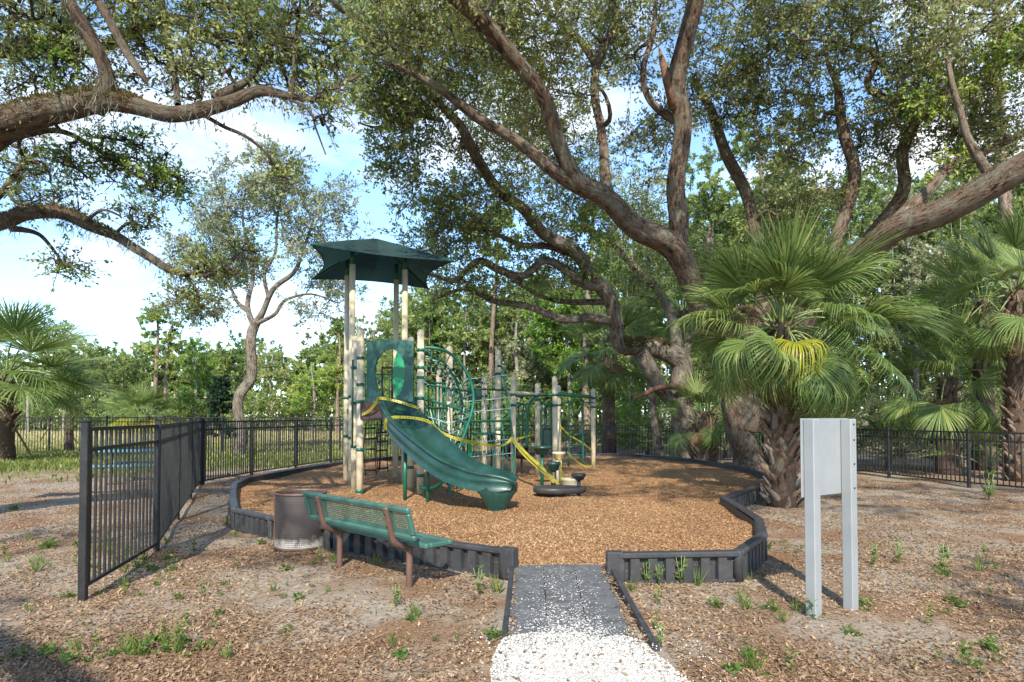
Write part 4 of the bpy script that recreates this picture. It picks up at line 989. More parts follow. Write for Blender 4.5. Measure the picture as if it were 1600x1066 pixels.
# bleached leaning dead trunk by the back fence
lt = thing('dead_snag', 'thin bleached dead trunk leaning by the back fence', 'dead trunk', G(1003, 706))
wd = Wood(); q0 = G(1002, 704); q0.z = -.03; q1 = P(1016, 622, q0.y + .3); wd.add([q0, q0.lerp(q1, .5) + Vector((.06, 0, 0)), q1], [.11, .085, .05], 8, .08)
link('trunk', wd.mesh('trunk'), BARK4, lt, 'world')

# far wall of the wood, one mass of trees too many to count
def wood_mass(name, label, spans, n, lsize, mat, seed, per_c=30):
    wd = Wood(); T = []; 
    for (px0, px1, d0, d1, top0, top1, cnt) in spans:
        for i in range(cnt):
            u = rng.uniform(0, 1); px = px0 + (px1 - px0) * u; d = rng.uniform(d0, d1); x = (px - 800) / FPX * d
            top = P(px, top0 + (top1 - top0) * u + rng.normal(0, 14) + 10 * math.sin(px * .045), d).z; top = max(top, 2.5)
            w = rng.uniform(1.3, 2.6)
            k = np.linspace(0, 1, 5); ph = rng.uniform(0, 6)
            p = np.stack([x + .3 * np.sin(3 * k + ph), d + .2 * np.cos(2 * k + ph), k * top * .9], -1); wd.add(p, .10 * (1.15 - k) * rng.uniform(.6, 1.5), 5)
            m = n; z = rng.uniform(.12, 1, m) ** .8 * top
            rr = w * (1.05 - .55 * z / top); a = rng.uniform(0, 2 * np.pi, m)
            q = np.sqrt(rng.uniform(.15, 1, m))
            T.append(np.stack([x + rr * q * np.cos(a), d + rr * q * np.sin(a), z], -1))
    T = np.concatenate(T)
    v, f, rn = clump_leaves(wd, T, .8, per_c, lsize, twigs=2, tone=.45, spread=.24, twig_r=.01)
    t = thing(name, label, 'wood', (float(T[:, 0].mean()), float(T[:, 1].mean()), 0)); t['kind'] = 'stuff'
    a = link('foliage', fast_mesh('foliage', v, f, {'rnd': rn}), mat, t, 'world'); a['kind'] = 'stuff'
    b = link('stems', wd.mesh('stems'), BARK4, t, 'world'); b['kind'] = 'stuff'
wood_mass('woodland', 'far wood closing off the grass field', [(-150, 640, 66, 80, 566, 548, 120)], 30, .34, FARLEAF, 1, 64)
wood_mass('woodland', 'thick green wood behind the playground and back fence', [(600, 960, 40, 56, 490, 430, 75), (930, 1250, 34, 48, 390, 290, 70), (1200, 1760, 34, 50, 290, 290, 110)], 30, .24, FARLEAF, 2, 64)
# brush at the foot of the wood
def brush(name, label, spans, mat, lsize, tone=.4):
    wd = Wood(); T = []
    for (px0, px1, d0, d1, h, cnt) in spans:
        px = rng.uniform(px0, px1, cnt); d = rng.uniform(d0, d1, cnt); z = rng.uniform(.1, 1, cnt) * h
        T.append(np.stack([(px - 800) / FPX * d, d, z], -1))
    T = np.concatenate(T); v, f, rn = clump_leaves(wd, T, .5 if lsize < .2 else 1.1, 42, lsize, twigs=3, tone=tone, spread=.25)
    t = thing(name, label, 'brush', (float(T[:, 0].mean()), float(T[:, 1].mean()), 0)); t['kind'] = 'stuff'
    link('foliage', fast_mesh('foliage', v, f, {'rnd': rn}), mat, t, 'world')['kind'] = 'stuff'
    link('stems', wd.mesh('stems'), BARK4, t, 'world')['kind'] = 'stuff'
brush('brush', 'low green brush under the trees behind the back fence', [(560, 1000, 28, 42, 3.0, 620), (960, 1320, 26, 36, 2.8, 520)], BRIGHT, .13, .4)
brush('brush', 'low undergrowth behind the fence on the right', [(1280, 1800, 19, 32, 2.6, 760)], OAKLEAF2, .11, .5)
brush('brush', 'tall dense thicket deep in the wood behind the fences', [(560, 1850, 42, 56, 5.0, 1000)], FARLEAF, .24, .4)
brush('brush', 'shrubby edge of the far wood along the field', [(-150, 640, 58, 66, 3.6, 620)], FARLEAF, .30, .45)
# ---------------------------------------------------------------- palms
def frond_mesh(name, seed, R_=0.95, n=34, droop=0.5, span=R(195), cup=0.45, stalk=0.0):
    """fan leaf in its own space: stalk end at origin, blade towards +X, split leaflets with hanging tips"""
    r_ = np.random.default_rng(seed); vs = []; fs = []; rn = []
    for i in range(n):
        t = (i + .5) / n - .5; a = t * span + r_.normal(0, .02)
        Ln = R_ * (1 - 0.42 * abs(t * 2) ** 1.6) * r_.uniform(.9, 1.07)
        x0 = 0.32 * R_ * max(0, math.cos(t * 1.4)) * .5      # leaflets spring along the midrib
        ca, sa = math.cos(a), math.sin(a); sg = 1 if sa >= 0 else -1
        dr = droop * r_.uniform(.65, 1.3)
        S = 5; o = len(vs); w0 = Ln * span / n * .46
        for k in range(S + 1):
            u = k / S; rr = Ln * u
            bend = max(0, u - .42) / .58
            ex = rr * (1 - .38 * dr * bend * bend); z = -dr * Ln * .62 * bend ** 1.7 + cup * abs(math.sin(a)) * rr * .55 + .02 * math.sin(9 * t) * u
            w = w0 * (min(1, u / .35) if u < .35 else (1 - ((u - .35) / .65) ** 1.6)) * .95 + .002
            px, py = x0 + ex * ca, ex * sa
            vs.append((px - sa * w * .5, py + ca * w * .5, z - w * .22)); vs.append((px, py, z + w * .12)); vs.append((px + sa * w * .5, py - ca * w * .5, z - w * .22))
        val = float(np.clip(r_.normal(.42, .22), 0, 1)); Ln *= r_.uniform(.85, 1.1)
        rn += [min(1, val + .12 * (k // 3 == S)) for k in range(3 * (S + 1))]
        for k in range(S):
            b = o + k * 3
            fs += [(b, b + 1, b + 4, b + 3), (b + 1, b + 2, b + 5, b + 4)]
    return fast_mesh(name, vs, fs, {'rnd': rn}, smooth=False)
def stalk_mesh(Ln=1.0):
    mb = MB(); pts = [(-Ln * (1 - k / 6), 0, 0.10 * Ln * math.sin(math.pi * k / 6) - (.0)) for k in range(7)]
    mb.tube(pts, [.022, .02, .017, .015, .013, .012, .010], 5); return mb.mesh('stalk')
FV = {}
for key, mat in (('g', FROND), ('y', FRONDY), ('b', FRONDB)):
    FV[key] = []
    for s in range(4):
        me = frond_mesh('frond', 40 + s, 1.0, 62, (.08, .28, .65, 1.2)[s] + (.3 if key == 'b' else 0)); me.materials.append(mat); FV[key].append(me)
SM = stalk_mesh(); SM.materials.append(STALK)
SMB = stalk_mesh(); SMB.materials.append(BOOTG)
def boot_mesh():
    mb = MB(); rows = []
    for u, w, th, x in ((0, .075, .03, 0.0), (.35, .06, .03, .045), (.7, .04, .026, .105), (1.0, .028, .016, .15)):
        z = u * .26
        rows.append([(x - th, -w, z), (x + th * .4, -w * .8, z), (x + th, 0, z), (x + th * .4, w * .8, z), (x - th, w, z)])
    mb.grid(rows, smooth=False); mb.f.append(tuple(range(15, 20))); mb.sm.append(False)
    return mb.mesh('leaf_boot')
BM1 = boot_mesh(); BM1.materials.append(BOOT)
BM2 = boot_mesh(); BM2.materials.append(BOOTG)

def palm(name, label, base, H, r0, n_fr, Lf, boots=(0.3, 1.0, 60), skirt=8, yellow=2, lean=(0, 0), group=None, seed=1, elev=(-50, 80), boot_scale=1.0, stalk=1.0, special=()):
    """sabal palm: fibrous trunk, crossed leaf boots, fan fronds each a part"""
    rs = random.Random(seed)
    t = thing(name, label, 'palm', base, group)
    wd = MB(); pts = []; rad = []
    for k in range(9):
        u = k / 8; pts.append((lean[0] * u * u, lean[1] * u * u, -.05 + u * (H + .1))); rad.append(r0 * (1.18 - .5 * u + .25 * max(0, u - .6)) * (1 + .06 * math.sin(k * 2.3)))
    wd.tube(pts, rad, 14); me = wd.mesh('trunk'); link('trunk', me, PTRUNK, t)
    top = Vector((lean[0], lean[1], H))
    nb = boots[2]
    for i in range(nb):
        u = boots[0] + (boots[1] - boots[0]) * (i + .5) / nb; a = i * 2.39996 + rs.uniform(-.2, .2)
        rr = r0 * (1.1 - .5 * u + .25 * max(0, u - .6))
        o = link('leaf_boot', BM1 if rs.random() < (.5 + .4 * u) else BM2, None, t)
        o.location = (lean[0] * u * u + rr * math.cos(a) * .93, lean[1] * u * u + rr * math.sin(a) * .93, u * H - .1)
        o.rotation_euler = (rs.choice((-1, 1)) * rs.uniform(.15, .6), rs.uniform(-.12, .16), a); s = boot_scale * rs.uniform(.75, 1.25); o.scale = (s, s, s)
    def add_frond(az, el, Ls, key, var, roll=0.0, st=1.0):
        e = Lf * Ls; ss = st * stalk * e * 0.75
        o = link('frond', FV[key][var], None, t)
        d = Vector((math.cos(az) * math.cos(el), math.sin(az) * math.cos(el), math.sin(el)))
        start = top + Vector((math.cos(az), math.sin(az), 0)) * r0 * .5 + Vector((0, 0, rs.uniform(-.25, .1)))
        # arching stalk: the blade starts lower than the straight stalk would reach
        tip = start + d * ss + Vector((0, 0, -.05 * ss))
        M = Euler((roll, -(el - rs.uniform(-.1, .6)), az), 'XYZ')
        o.rotation_euler = M; o.location = tip; o.scale = (e, e, e)
        q = link('stalk', SM if key != 'b' else SMB, None, o)
        k = ss / e; q.scale = (k, 1 / e, 1 / e)
        v = start - tip; lv = M.to_matrix().inverted() @ v
        q.rotation_euler = (-lv).to_track_quat('X', 'Z').to_euler()
        q.scale = (lv.length / e, 1.0, 1.0)
    for i in range(n_fr):
        u = (i + .5) / n_fr; az = i * 2.39996 + rs.uniform(-.25, .25)
        el = R(elev[1] + (elev[0] - elev[1]) * u ** 1.2 + rs.uniform(-9, 9))
        var = min(3, int(u * 2.9 + rs.uniform(0, .9)))
        key = 'g'
        add_frond(az, el, rs.uniform(.85, 1.12), key, var, rs.uniform(-.8, .8))
    for i in range(skirt):
        add_frond(i * 2.39996 + .7, R(rs.uniform(-82, -62)), rs.uniform(.6, .85), 'b', rs.choice((2, 3)), rs.uniform(-.6, .6), .8)
    for (az, el, Ls, key, var) in special: add_frond(R(az), R(el), Ls, key, var)
    return t
pb = G(1222, 792)
palm('cabbage_palm', 'sabal palm with a bushy fan crown behind the grey sign', pb, 3.2, .22, 38, 1.08, boots=(.02, 1.0, 150), skirt=9, seed=3, elev=(-42, 88), boot_scale=1.0,
     special=((-172, 38, .5, 'b', 2), (-165, 25, .55, 'b', 3), (-130, -70, .8, 'b', 3), (-98, -18, .85, 'y', 3), (-60, -22, .9, 'g', 3), (-160, -30, 1.0, 'g', 3), (-20, 5, 1.35, 'g', 1), (-30, -18, 1.35, 'g', 2), (-75, -35, 1.1, 'g', 3), (-15, 22, 1.4, 'g', 1), (-50, -50, 1.1, 'g', 3), (-140, -10, 1.05, 'g', 3), (-175, 10, 1.1, 'g', 2), (-110, 40, 1.1, 'g', 1), (-100, 62, 1.15, 'g', 0), (-45, 50, 1.15, 'g', 0), (-160, 48, 1.1, 'g', 1), (-15, -40, 1.25, 'g', 3), (-125, -45, .9, 'g', 3)))
palm('cabbage_palm', 'tall palm with a booted trunk at the right edge', Vector((12.35, 15.6, 0)), 4.6, .27, 26, 1.25, boots=(.0, 1.0, 190), skirt=8, seed=5, boot_scale=.85)
palm('cabbage_palm', 'palm with big fan leaves at the left edge, propped by a stake', Vector((-17.6, 22.2, 0)), 3.0, .30, 26, 1.75, boots=(.35, 1.0, 45), skirt=0, seed=8, elev=(-25, 75), boot_scale=1.2,
     special=((-15, 8, 1.25, 'g', 0), (-40, -12, 1.15, 'g', 1), (10, -5, 1.2, 'g', 0), (-75, -20, 1.0, 'g', 1), (-30, 30, 1.2, 'g', 0)))
palm('cabbage_palm', 'small palm with a short booted trunk at the foot of the grey oak', Vector((6.25, 20.6, 0)), 1.7, .30, 16, 1.0, boots=(0, 1, 40), skirt=3, seed=9, boot_scale=1.2)
palm('cabbage_palm', 'dark palm in the shade left of the grey oak trunk', Vector((3.9, 25.8, 0)), 4.3, .26, 24, 1.3, boots=(.5, 1, 30), skirt=6, seed=12)
palm('cabbage_palm', 'palm crown showing under the fork of the big oak', Vector((6.6, 24.6, 0)), 5.6, .26, 24, 1.25, boots=(.6, 1, 24), skirt=5, seed=13)
palm('cabbage_palm', 'palm rising behind the fence between sign and right edge', Vector((11.9, 17.5, 0)), 2.6, .28, 24, 1.25, boots=(.2, 1, 40), skirt=4, seed=14)
palm('cabbage_palm', 'palm tucked behind the bushy palm near the fence', Vector((8.2, 18.2, 0)), 3.3, .28, 24, 1.2, boots=(.3, 1, 40), skirt=4, seed=15)
palm('cabbage_palm', 'palm crown high at the right edge below the big limb', Vector((14.0, 19.0, 0)), 5.0, .28, 24, 1.3, boots=(.4, 1, 30), skirt=4, seed=16)
palm('cabbage_palm', 'squat yellow skirted palm by the two pines in the field', Vector((-30.5, 53, 0)), 1.6, .6, 26, 1.7, boots=(.6, 1, 6), skirt=0, seed=17, elev=(5, 85),
     special=tuple((a, -14 - (a % 3) * 8, 1.0, 'y', 2) for a in range(0, 360, 24)))
palm('cabbage_palm', 'staked young palm in the field behind the left palm', Vector((-19.2, 27.8, 0)), 2.2, .16, 12, 1.0, boots=(.7, 1, 8), skirt=0, seed=19, elev=(-30, 70))
def palmetto(label, base, n, Lf, seed, group):
    rs = random.Random(seed); t = thing('palmetto', label, 'palmetto', base, group)
    mb = MB(); mb.tube([(0, 0, -.05), (.03, 0, .12), (.08, .02, .25)], [.07, .08, .06], 7); link('stem', mb.mesh('stem'), PTRUNK, t)
    for i in range(n):
        az = i * 2.4 + rs.uniform(-.3, .3); el = R(rs.uniform(15, 75)); e = Lf * rs.uniform(.8, 1.15)
        d = Vector((math.cos(az) * math.cos(el), math.sin(az) * math.cos(el), math.sin(el))); tip = Vector((.06, .01, .2)) + d * e * .9
        o = link('frond', FV['g'][rs.choice((0, 0, 1))], None, t); o.location = tip; o.rotation_euler = (rs.uniform(-.3, .3), -(el - .5), az); o.scale = (e * .8,) * 3
        q = link('stalk', SM, None, o); lv = o.rotation_euler.to_matrix().inverted() @ (Vector((.06, .01, .2)) - tip); q.rotation_euler = (-lv).to_track_quat('X', 'Z').to_euler(); q.scale = (lv.length / (e * .8), 1, 1)
for i, (px, d, lab) in enumerate(((1010, 25.6, 'palmetto fan clump behind the fence left of the grey oak'), (950, 27, 'palmetto clump behind the fence right of the overhead ladder'), (1130, 24.2, 'palmetto clump behind the fence right of the grey oak'),
        (1385, 19.5, 'palmetto clump behind the fence just right of the sign'), (1465, 18.5, 'palmetto clump behind the fence between the two right palms'), (1540, 16.6, 'palmetto clump behind the fence beside the right edge palm'), (870, 28.5, 'palmetto clump behind the back fence near the overhead ladder'), (1320, 22, 'palmetto clump behind the fence hidden partly by the sign'))):
    palmetto(lab, Vector(((px - 800) / FPX * d, d, 0)), 13, .95, 60 + i, 'palmettos behind the fence')
# wooden props beside the left palms
for i, (a, b_, lab) in enumerate(((G(52, 716), P(20, 664, 22.4), 'slanting wooden stake propping the palm at the left edge'), (G(60, 692), P(82, 660, 27.6), 'left wooden stake propping the young palm behind the field fence'), (G(121, 693), P(100, 660, 27.6), 'right wooden stake propping the young palm behind the field fence'))):
    mb = MB(); mb.tube([a + Vector((0, 0, -.05)), a.lerp(b_, .5), b_], .04, 6)
    tag(obj('wooden_stake', mb, WOODS), lab, 'stake', 'palm stakes')
# ---------------------------------------------------------------- the play structure
Z0 = 0.17                                   # level of the chips
play = thing('play_structure', 'cream and green playground climbing structure with slide and shade canopy', 'play structure', (-2.5, 12.6, Z0))
def post(x, y, top, r=.063, cap=True, parent=play, mat=CREAM):
    mb = MB(); z = float(mz(x, y))
    mb.tube([(x, y, z - .15), (x, y, z + .6), (x, y, top - .03)], r, 16)
    o = obj('post', mb, mat, parent)
    if cap:
        mb = MB(); mb.lathe([(r + .004, -.05), (r + .004, 0), (r * .9, .03), (r * .6, .055), (0, .065)], (x, y, top - .03), 16); obj('post_cap', mb, mat, o)
    return o
def clamp(p, x, y, z, r=.063, dx=0.0, dy=0.0, mat=GREEN):
    mb = MB(); mb.lathe([(r + .002, -.028), (r + .014, -.024), (r + .014, .024), (r + .002, .028)], (x, y, z), 16)
    if dx or dy:
        a = math.atan2(dy, dx); mb.box((x + math.cos(a) * (r + .035), y + math.sin(a) * (r + .035), z), (.06, .04, .05), rz=a)
    obj('clamp', mb, mat, p)
def bar(pts, r=.02, mat=GREEN, parent=play, name='rail', n=8, per=5):
    mb = MB(); q = crom([tuple(p) for p in pts], per) if len(pts) > 2 else [np.array(p) for p in pts]
    mb.tube([tuple(x) for x in q], r, n); return obj(name, mb, mat, parent)
# roof deck: square turned 26 degrees, centre (-3,14)
ua = Vector((.903, .43, 0)); va = Vector((-.36, 1.0, 0)).normalized(); RC = Vector((-3.0, 14.0, 0))
roofp = {}
for nm, su, sv in (('lf', -1, -1), ('rf', 1, -1), ('rb', 1, 1), ('lb', -1, 1)):
    p = RC + ua * su * .56 + va * sv * .56; roofp[nm] = p
    o = post(p.x, p.y, 4.78, cap=False)
    mb = MB(); mb.tube([(p.x, p.y, 4.74), (p.x, p.y, 5.12)], .045, 10); obj('canopy_strut', mb, GREEN, o)
    for z in (2.0, 1.15): clamp(o, p.x, p.y, z)
# canopy: stretched fabric with swept corners
cor = [P(486, 382, 12.0), P(708, 408, 13.2), P(669, 451, 16.1), P(487, 436, 14.95)]
zc = sum(c.z for c in cor) / 4; peak = Vector((-3.0, 14.05, 5.52))
rows = []; NE = 14; NRR = 8
edge = []
for i in range(4):
    a, b_ = cor[i], cor[(i + 1) % 4]; m = (a + b_) / 2
    for k in range(NE):
        u = k / NE; s = math.sin(math.pi * u); p = a.lerp(b_, u); p = p + (Vector((peak.x, peak.y, p.z)) - m).normalized() * s * .26
        p.z += s * .02; edge.append(p)
for j in range(NRR + 1):
    w = j / NRR; row = []
    for k, e in enumerate(edge):
        ue = (k % NE) / NE; hip = abs(math.cos(math.pi * ue))
        q = peak.lerp(e, w); q.z += -.16 * math.sin(math.pi * w) * (1 - hip) + .02 * hip * math.sin(math.pi * w)
        row.append(q)
    rows.append(row)
mb = MB(); mb.grid(rows, closed=True, smooth=False); can = obj('shade_canopy', mb, CANOPY, play)
for c in cor:
    mb = MB(); mb.tube([peak - Vector((0, 0, .05)), peak.lerp(c, .5) - Vector((0, 0, .045)), c - Vector((0, 0, .01))], .028, 8); obj('canopy_rafter', mb, GREEN, can)
mb = MB(); mb.tube([*(e - Vector((0, 0, .004)) for e in edge), edge[0] - Vector((0, 0, .004))], .011, 5, caps=False); obj('canopy_hem', mb, CANOPY, can)
# posts of the slide deck
A = Vector((-2.80, 11.8, 0)); B = Vector((-1.665, 11.65, 0)); Cc = Vector((-3.10, 12.6, 0)); D = Vector((-1.98, 12.5, 0))
posts = {}
for nm, p, h in (('A', A, 3.2), ('B', B, 3.15), ('C', Cc, 3.15), ('D', D, 3.12)):
    posts[nm] = post(p.x, p.y, h)
for z in (2.67, 2.18, 1.86, .98): clamp(posts['A'], A.x, A.y, z, dx=1)
for z in (2.80, 2.48, 2.30, 1.92): clamp(posts['B'], B.x, B.y, z, dx=1, dy=-.1)
for z in (2.55, 1.85, 1.0): clamp(posts['C'], Cc.x, Cc.y, z, dx=1, dy=-.6)
for z in (2.55, 1.85): clamp(posts['D'], D.x, D.y, z)
clamp(posts['A'], A.x, A.y, .22); clamp(posts['B'], B.x, B.y, .52); clamp(posts['D'], D.x, D.y, .60)
# decks
def slab(pts, z, th, mat, name='deck'):
    mb = MB(); n_ = len(pts); v = [(p.x, p.y, z - th) for p in pts] + [(p.x, p.y, z) for p in pts]
    mb.add(v, [tuple(range(n_))[::-1], tuple(range(n_, 2 * n_))] + [(k, (k + 1) % n_, n_ + (k + 1) % n_, n_ + k) for k in range(n_)])
    return obj(name, mb, mat, play)
slab([A + Vector((.07, .05, 0)), B + Vector((-.07, .05, 0)), D + Vector((-.02, .05, 0)), roofp['rf'] + Vector((0, 0, 0)), roofp['lf'], Cc + Vector((.05, 0, 0))], 1.83, .05, DECK)
slab([roofp['lf'], roofp['rf'], roofp['rb'], roofp['lb']], 1.75, .05, DECK)
mb = MB(); mb.box(((A.x + B.x) / 2 - .36, 11.73, 1.69), (.42, .03, .32), rz=-.13); obj('deck_skirt', mb, DECK, play)
mb = MB(); mb.box(((Cc.x + D.x) / 2, 12.62, 1.66), (1.0, .03, .30), rz=-.09); obj('deck_skirt', mb, DECK, play)
# panel with the arched opening above the slide
def panel():
    mb = MB(); cx, cy = (A.x + B.x) / 2, (A.y + B.y) / 2; w2, zb, zt = .445, 1.86, 2.96; yo = -.02
    ax = (B - A).normalized(); nrm = Vector((ax.y, -ax.x, 0))
    outer = []; inner = []; K = 120
    for k in range(K + 1):
        u = k / K; a = math.pi * (1 - u) if .25 <= u <= .75 else None
        # opening: upright oval, open at the foot
        th = math.pi * 1.5 - 2 * math.pi * (u * .86 + .07)
        ix = .285 * math.cos(th) * (1.0 + .12 * math.sin(th * 3) * .3); iz = 2.36 + .47 * math.sin(th)
        inner.append((ix, max(zb + .02, iz)))
        # outer outline ray-cast from the same angle, flared and lightly domed top
        dx, dz = math.cos(th), math.sin(th) * 1.25; s = min(w2 / (abs(dx) + 1e-6), .60 / (abs(dz) + 1e-6) if dz > 0 else (2.36 - zb) / (abs(dz) + 1e-6))
        oz = 2.36 + dz * s; outer.append((dx * s, oz + (.045 * math.cos(dx * s / w2 * 1.5) if oz > 2.9 else 0)))
    rows = []
    for off in (0.0, .045):
        for ln in (inner, outer):
            rows.append([Vector((cx, cy, 0)) + ax * q[0] + nrm * (off - .02) + Vector((0, 0, q[1])) for q in ln])
    mb.grid([rows[0], rows[1], rows[3], rows[2], rows[0]], smooth=False)
    return obj('arch_panel', mb, PANELG, play)
panel()
# bright green leaf-shaped panel inside
mb = MB(); pc_ = Vector((-2.17, 12.35, 2.38)); ol = []
for k in range(20):
    a = 2 * math.pi * k / 20; ol.append((.13 * math.cos(a) * (1 - .15 * math.sin(a)), .50 * math.sin(a)))
n_ = len(ol); v = [(pc_.x + x, pc_.y - .02, pc_.z + z) for x, z in ol] + [(pc_.x + x, pc_.y + .02, pc_.z + z) for x, z in ol]
mb.add(v, [tuple(range(n_)), tuple(range(n_, 2 * n_))[::-1]] + [(k, n_ + k, n_ + (k + 1) % n_, (k + 1) % n_) for k in range(n_)]); obj('leaf_panel', mb, BGREEN, play)
# guard rails round the decks
def barrier(p, q, z0, z1, n_, mat=GREEN):
    mb = MB(); p = Vector(p); q = Vector(q)
    for z in (z0, z1): mb.tube([(p.x, p.y, z), (q.x, q.y, z)], .02, 7)
    for k in range(n_):
        m = p.lerp(q, (k + .5) / n_); mb.tube([(m.x, m.y, z0), (m.x, m.y, z1)], .013, 6)
    return obj('barrier', mb, mat, play)
barrier(roofp['lb'] + ua * .08, roofp['rb'] - ua * .08, 1.85, 2.55, 7)
barrier(Cc + Vector((0, .08, 0)), roofp['lf'] - Vector((0, .05, 0)), 1.9, 2.6, 4)
for (x0, x1, z1) in ((-2.62, -2.42, 2.52),):
    bar([(x0, 12.9, 1.85), (x0, 12.9, z1), (x0 + .04, 12.9, z1 + .05), (x1 - .04, 12.9, z1 + .05), (x1, 12.9, z1), (x1, 12.9, 1.85)], .022, DECK, per=4)
E = P(688, 700, 13.3); E = Vector((E.x, 13.3, 0)); F_ = P(702, 700, 12.7); F_ = Vector((F_.x, 12.7, 0))
posts['E'] = post(F_.x, F_.y, P(703, 543, 12.7).z); posts['E2'] = post(P(686, 600, 14.2).x, 14.2, P(686, 580, 14.2).z)
barrier(D + Vector((.08, .05, 0)), F_ - Vector((.08, 0, 0)), 1.55, 2.25, 8)
barrier(B + Vector((.05, .08, 0)), F_ - Vector((.03, .08, 0)), 1.15, 1.75, 8)
# the slide: a curved trough with thick rolled sides
sl = [  # centre px, py, depth, half width, wall height
    (622, 620, 11.75, .24, .10), (622, 628, 11.55, .25, .15), (639, 655, 11.0, .26, .20), (672, 685, 10.4, .26, .21), (710, 714, 10.0, .27, .20), (747, 731, 9.78, .28, .18), (772, 737, 9.68, .29, .15), (796, 743, 9.64, .29, .10), (808, 750, 9.63, .28, .06)]
sc = crom([(*P(a, b, c), w, h) for a, b, c, w, h in sl], 5)
cl = [Vector(q[:3]) for q in sc]; rows = []; nS = len(cl)
for i, q in enumerate(sc):
    p = cl[i]; t_ = (cl[min(nS - 1, i + 1)] - cl[max(0, i - 1)]).normalized(); sd = Vector((t_.y, -t_.x, 0)).normalized(); up = sd.cross(t_); up = up if up.z > 0 else -up
    w, h = q[3], q[4]
    floor = h
    half = [(w * .55, -.09), (w + .03, -.12), (w + .03, -.12), (w + .065, .02), (w + .07, h - .05), (w + .07, h - .05), (w + .092, h - .036), (w + .097, h - .01), (w + .08, h + .006), (w + .03, h + .006), (w + .005, h - .012), (w + .005, h - .012), (w - .025, h * .4), (w - .08, .05), (w - .15, .012), (w - .15, .012), (w * .2, 0)]
    prof = [(-a, b) for a, b in half] + [(a, b) for a, b in half[::-1]] + [(0, -.075)]
    if i > nS - 6:
        k = (i - (nS - 6)) / 5; prof = [(a * (1 - .06 * k * k), b if b > -.03 else b * (1 - .25 * k)) for a, b in prof]
    rows.append([p + sd * a + up * (b - h) for a, b in prof])
mb = MB(); mb.grid(rows, closed=True); npf = len(rows[0])
mb.f.append(tuple(range(npf))); mb.sm.append(False); mb.f.append(tuple((nS - 1) * npf + k for k in range(npf))[::-1]); mb.sm.append(False)
slide = obj('slide', mb, TEAL, play)
# seams across the sides
for i in (16, 26, 35):
    mb = MB(); r0_ = rows[i]; mb.tube([Vector(r0_[k]) + (Vector(r0_[k]) - cl[i]).normalized() * .004 for k in (1, 3, 4, 6, 7)], .008, 5); obj('slide_seam', mb, TEAL, slide)
for i in (12, 21, 30):   # little hand-hold slots
    a = Vector(rows[i][3]) * .5 + Vector(rows[i][4]) * .5; dr = (cl[i + 1] - cl[i]).normalized()
    mb = MB(); mb.tube([a - dr * .06, a + dr * .06], .022, 6); obj('slide_slot', mb, DARKPL, slide)
# foot under the exit
fp = P(776, 766, 9.42); mb = MB(); rws = []
for z, hw, hd in ((fp.z + .10, .31, .20), (fp.z - .02, .31, .19), (.42, .25, .17), (.29, .17, .14), (float(mz(fp.x, fp.y)) - .03, .105, .11)):
    rws.append([(fp.x + hw * math.cos(a) * (abs(math.cos(a)) ** -.25 if abs(math.cos(a)) > .05 else 1), fp.y + .12 + hd * math.sin(a), z) for a in [2 * math.pi * k / 16 for k in range(16)]])
mb.grid(rws, closed=True); obj('slide_foot', mb, TEAL, slide)
sx = P(632, 790, 10.9); mb = MB(); mb.tube([(sx.x, 10.95, .1), (sx.x, 10.95, 1.02)], .033, 10); obj('slide_support', mb, GREEN, slide)
sx = P(671, 760, 10.9); mb = MB(); mb.tube([(sx.x, 10.7, .1), (sx.x, 10.7, .85)], .03, 10); obj('slide_support', mb, GREEN, slide)
# arched tube climber with rope net
h1 = crom([(*P(x, y, d),) for x, y, d in ((660, 543, 11.7), (690, 546, 11.75), (716, 563, 11.8), (734, 592, 11.8), (740, 622, 11.8), (735, 652, 11.75), (722, 688, 11.7), (710, 722, 11.6), (703, 755, 11.55), (701, 778, 11.5))], 5)
h2 = crom([(*P(x, y, d),) for x, y, d in ((663, 552, 12.0), (688, 563, 12.35), (706, 582, 12.6), (716, 605, 12.75), (724, 640, 12.8), (727, 675, 12.8), (724, 705, 12.75), (722, 735, 12.7), (721, 765, 12.6))], 5)
def resample(c, n_):
    c = np.array(c); s = np.concatenate([[0], np.cumsum(np.linalg.norm(np.diff(c, axis=0), axis=1))]); t = np.linspace(0, s[-1], n_)
    return np.stack([np.interp(t, s, c[:, k]) for k in range(3)], -1)
g1 = resample(h1, 40); g2 = resample(h2, 40)
arch = bar([tuple(x) for x in g1[::3]] + [tuple(g1[-1])], .030, GREEN, play, 'arch_climber', 10, 3)
bar([tuple(x) for x in g2[::3]] + [tuple(g2[-1])], .026, GREEN, arch, 'arch_rail', 10, 3)
NN = 20; a1 = resample(h1, NN); a2 = resample(h2, NN)
inn = []
for k in range(NN):
    m = a1[k] * .5 + a2[k] * .5; c0 = np.array(P(668, 640, 12.2)); inn.append(m + (c0 - m) * .30 + np.array([0, 0, -.05]))
nets = [(a1, GREEN, .0), (inn, ROPE, .0), (a2, GREEN, .0)]
mb = MB(); mb2 = MB(); knots = MB()
for k in range(NN):
    mb.tube([tuple(a1[k]), tuple(inn[k])], .010, 5); mb.tube([tuple(inn[k]), tuple(a2[k])], .010, 5)
    q1 = a1[k] * .5 + inn[k] * .5; q2 = a2[k] * .5 + inn[k] * .5
    if k + 1 < NN:
        mb2.tube([tuple(inn[k]), tuple(inn[k + 1])], .009, 5); w1 = a1[k + 1] * .5 + inn[k + 1] * .5; w2 = a2[k + 1] * .5 + inn[k + 1] * .5
        mb2.tube([tuple(q1), tuple(w1)], .009, 5); mb2.tube([tuple(q2), tuple(w2)], .009, 5)
    for q in (q1, q2, inn[k]): knots.lathe([(0, -.03), (.028, -.015), (.028, .015), (0, .03)], tuple(q), 6)
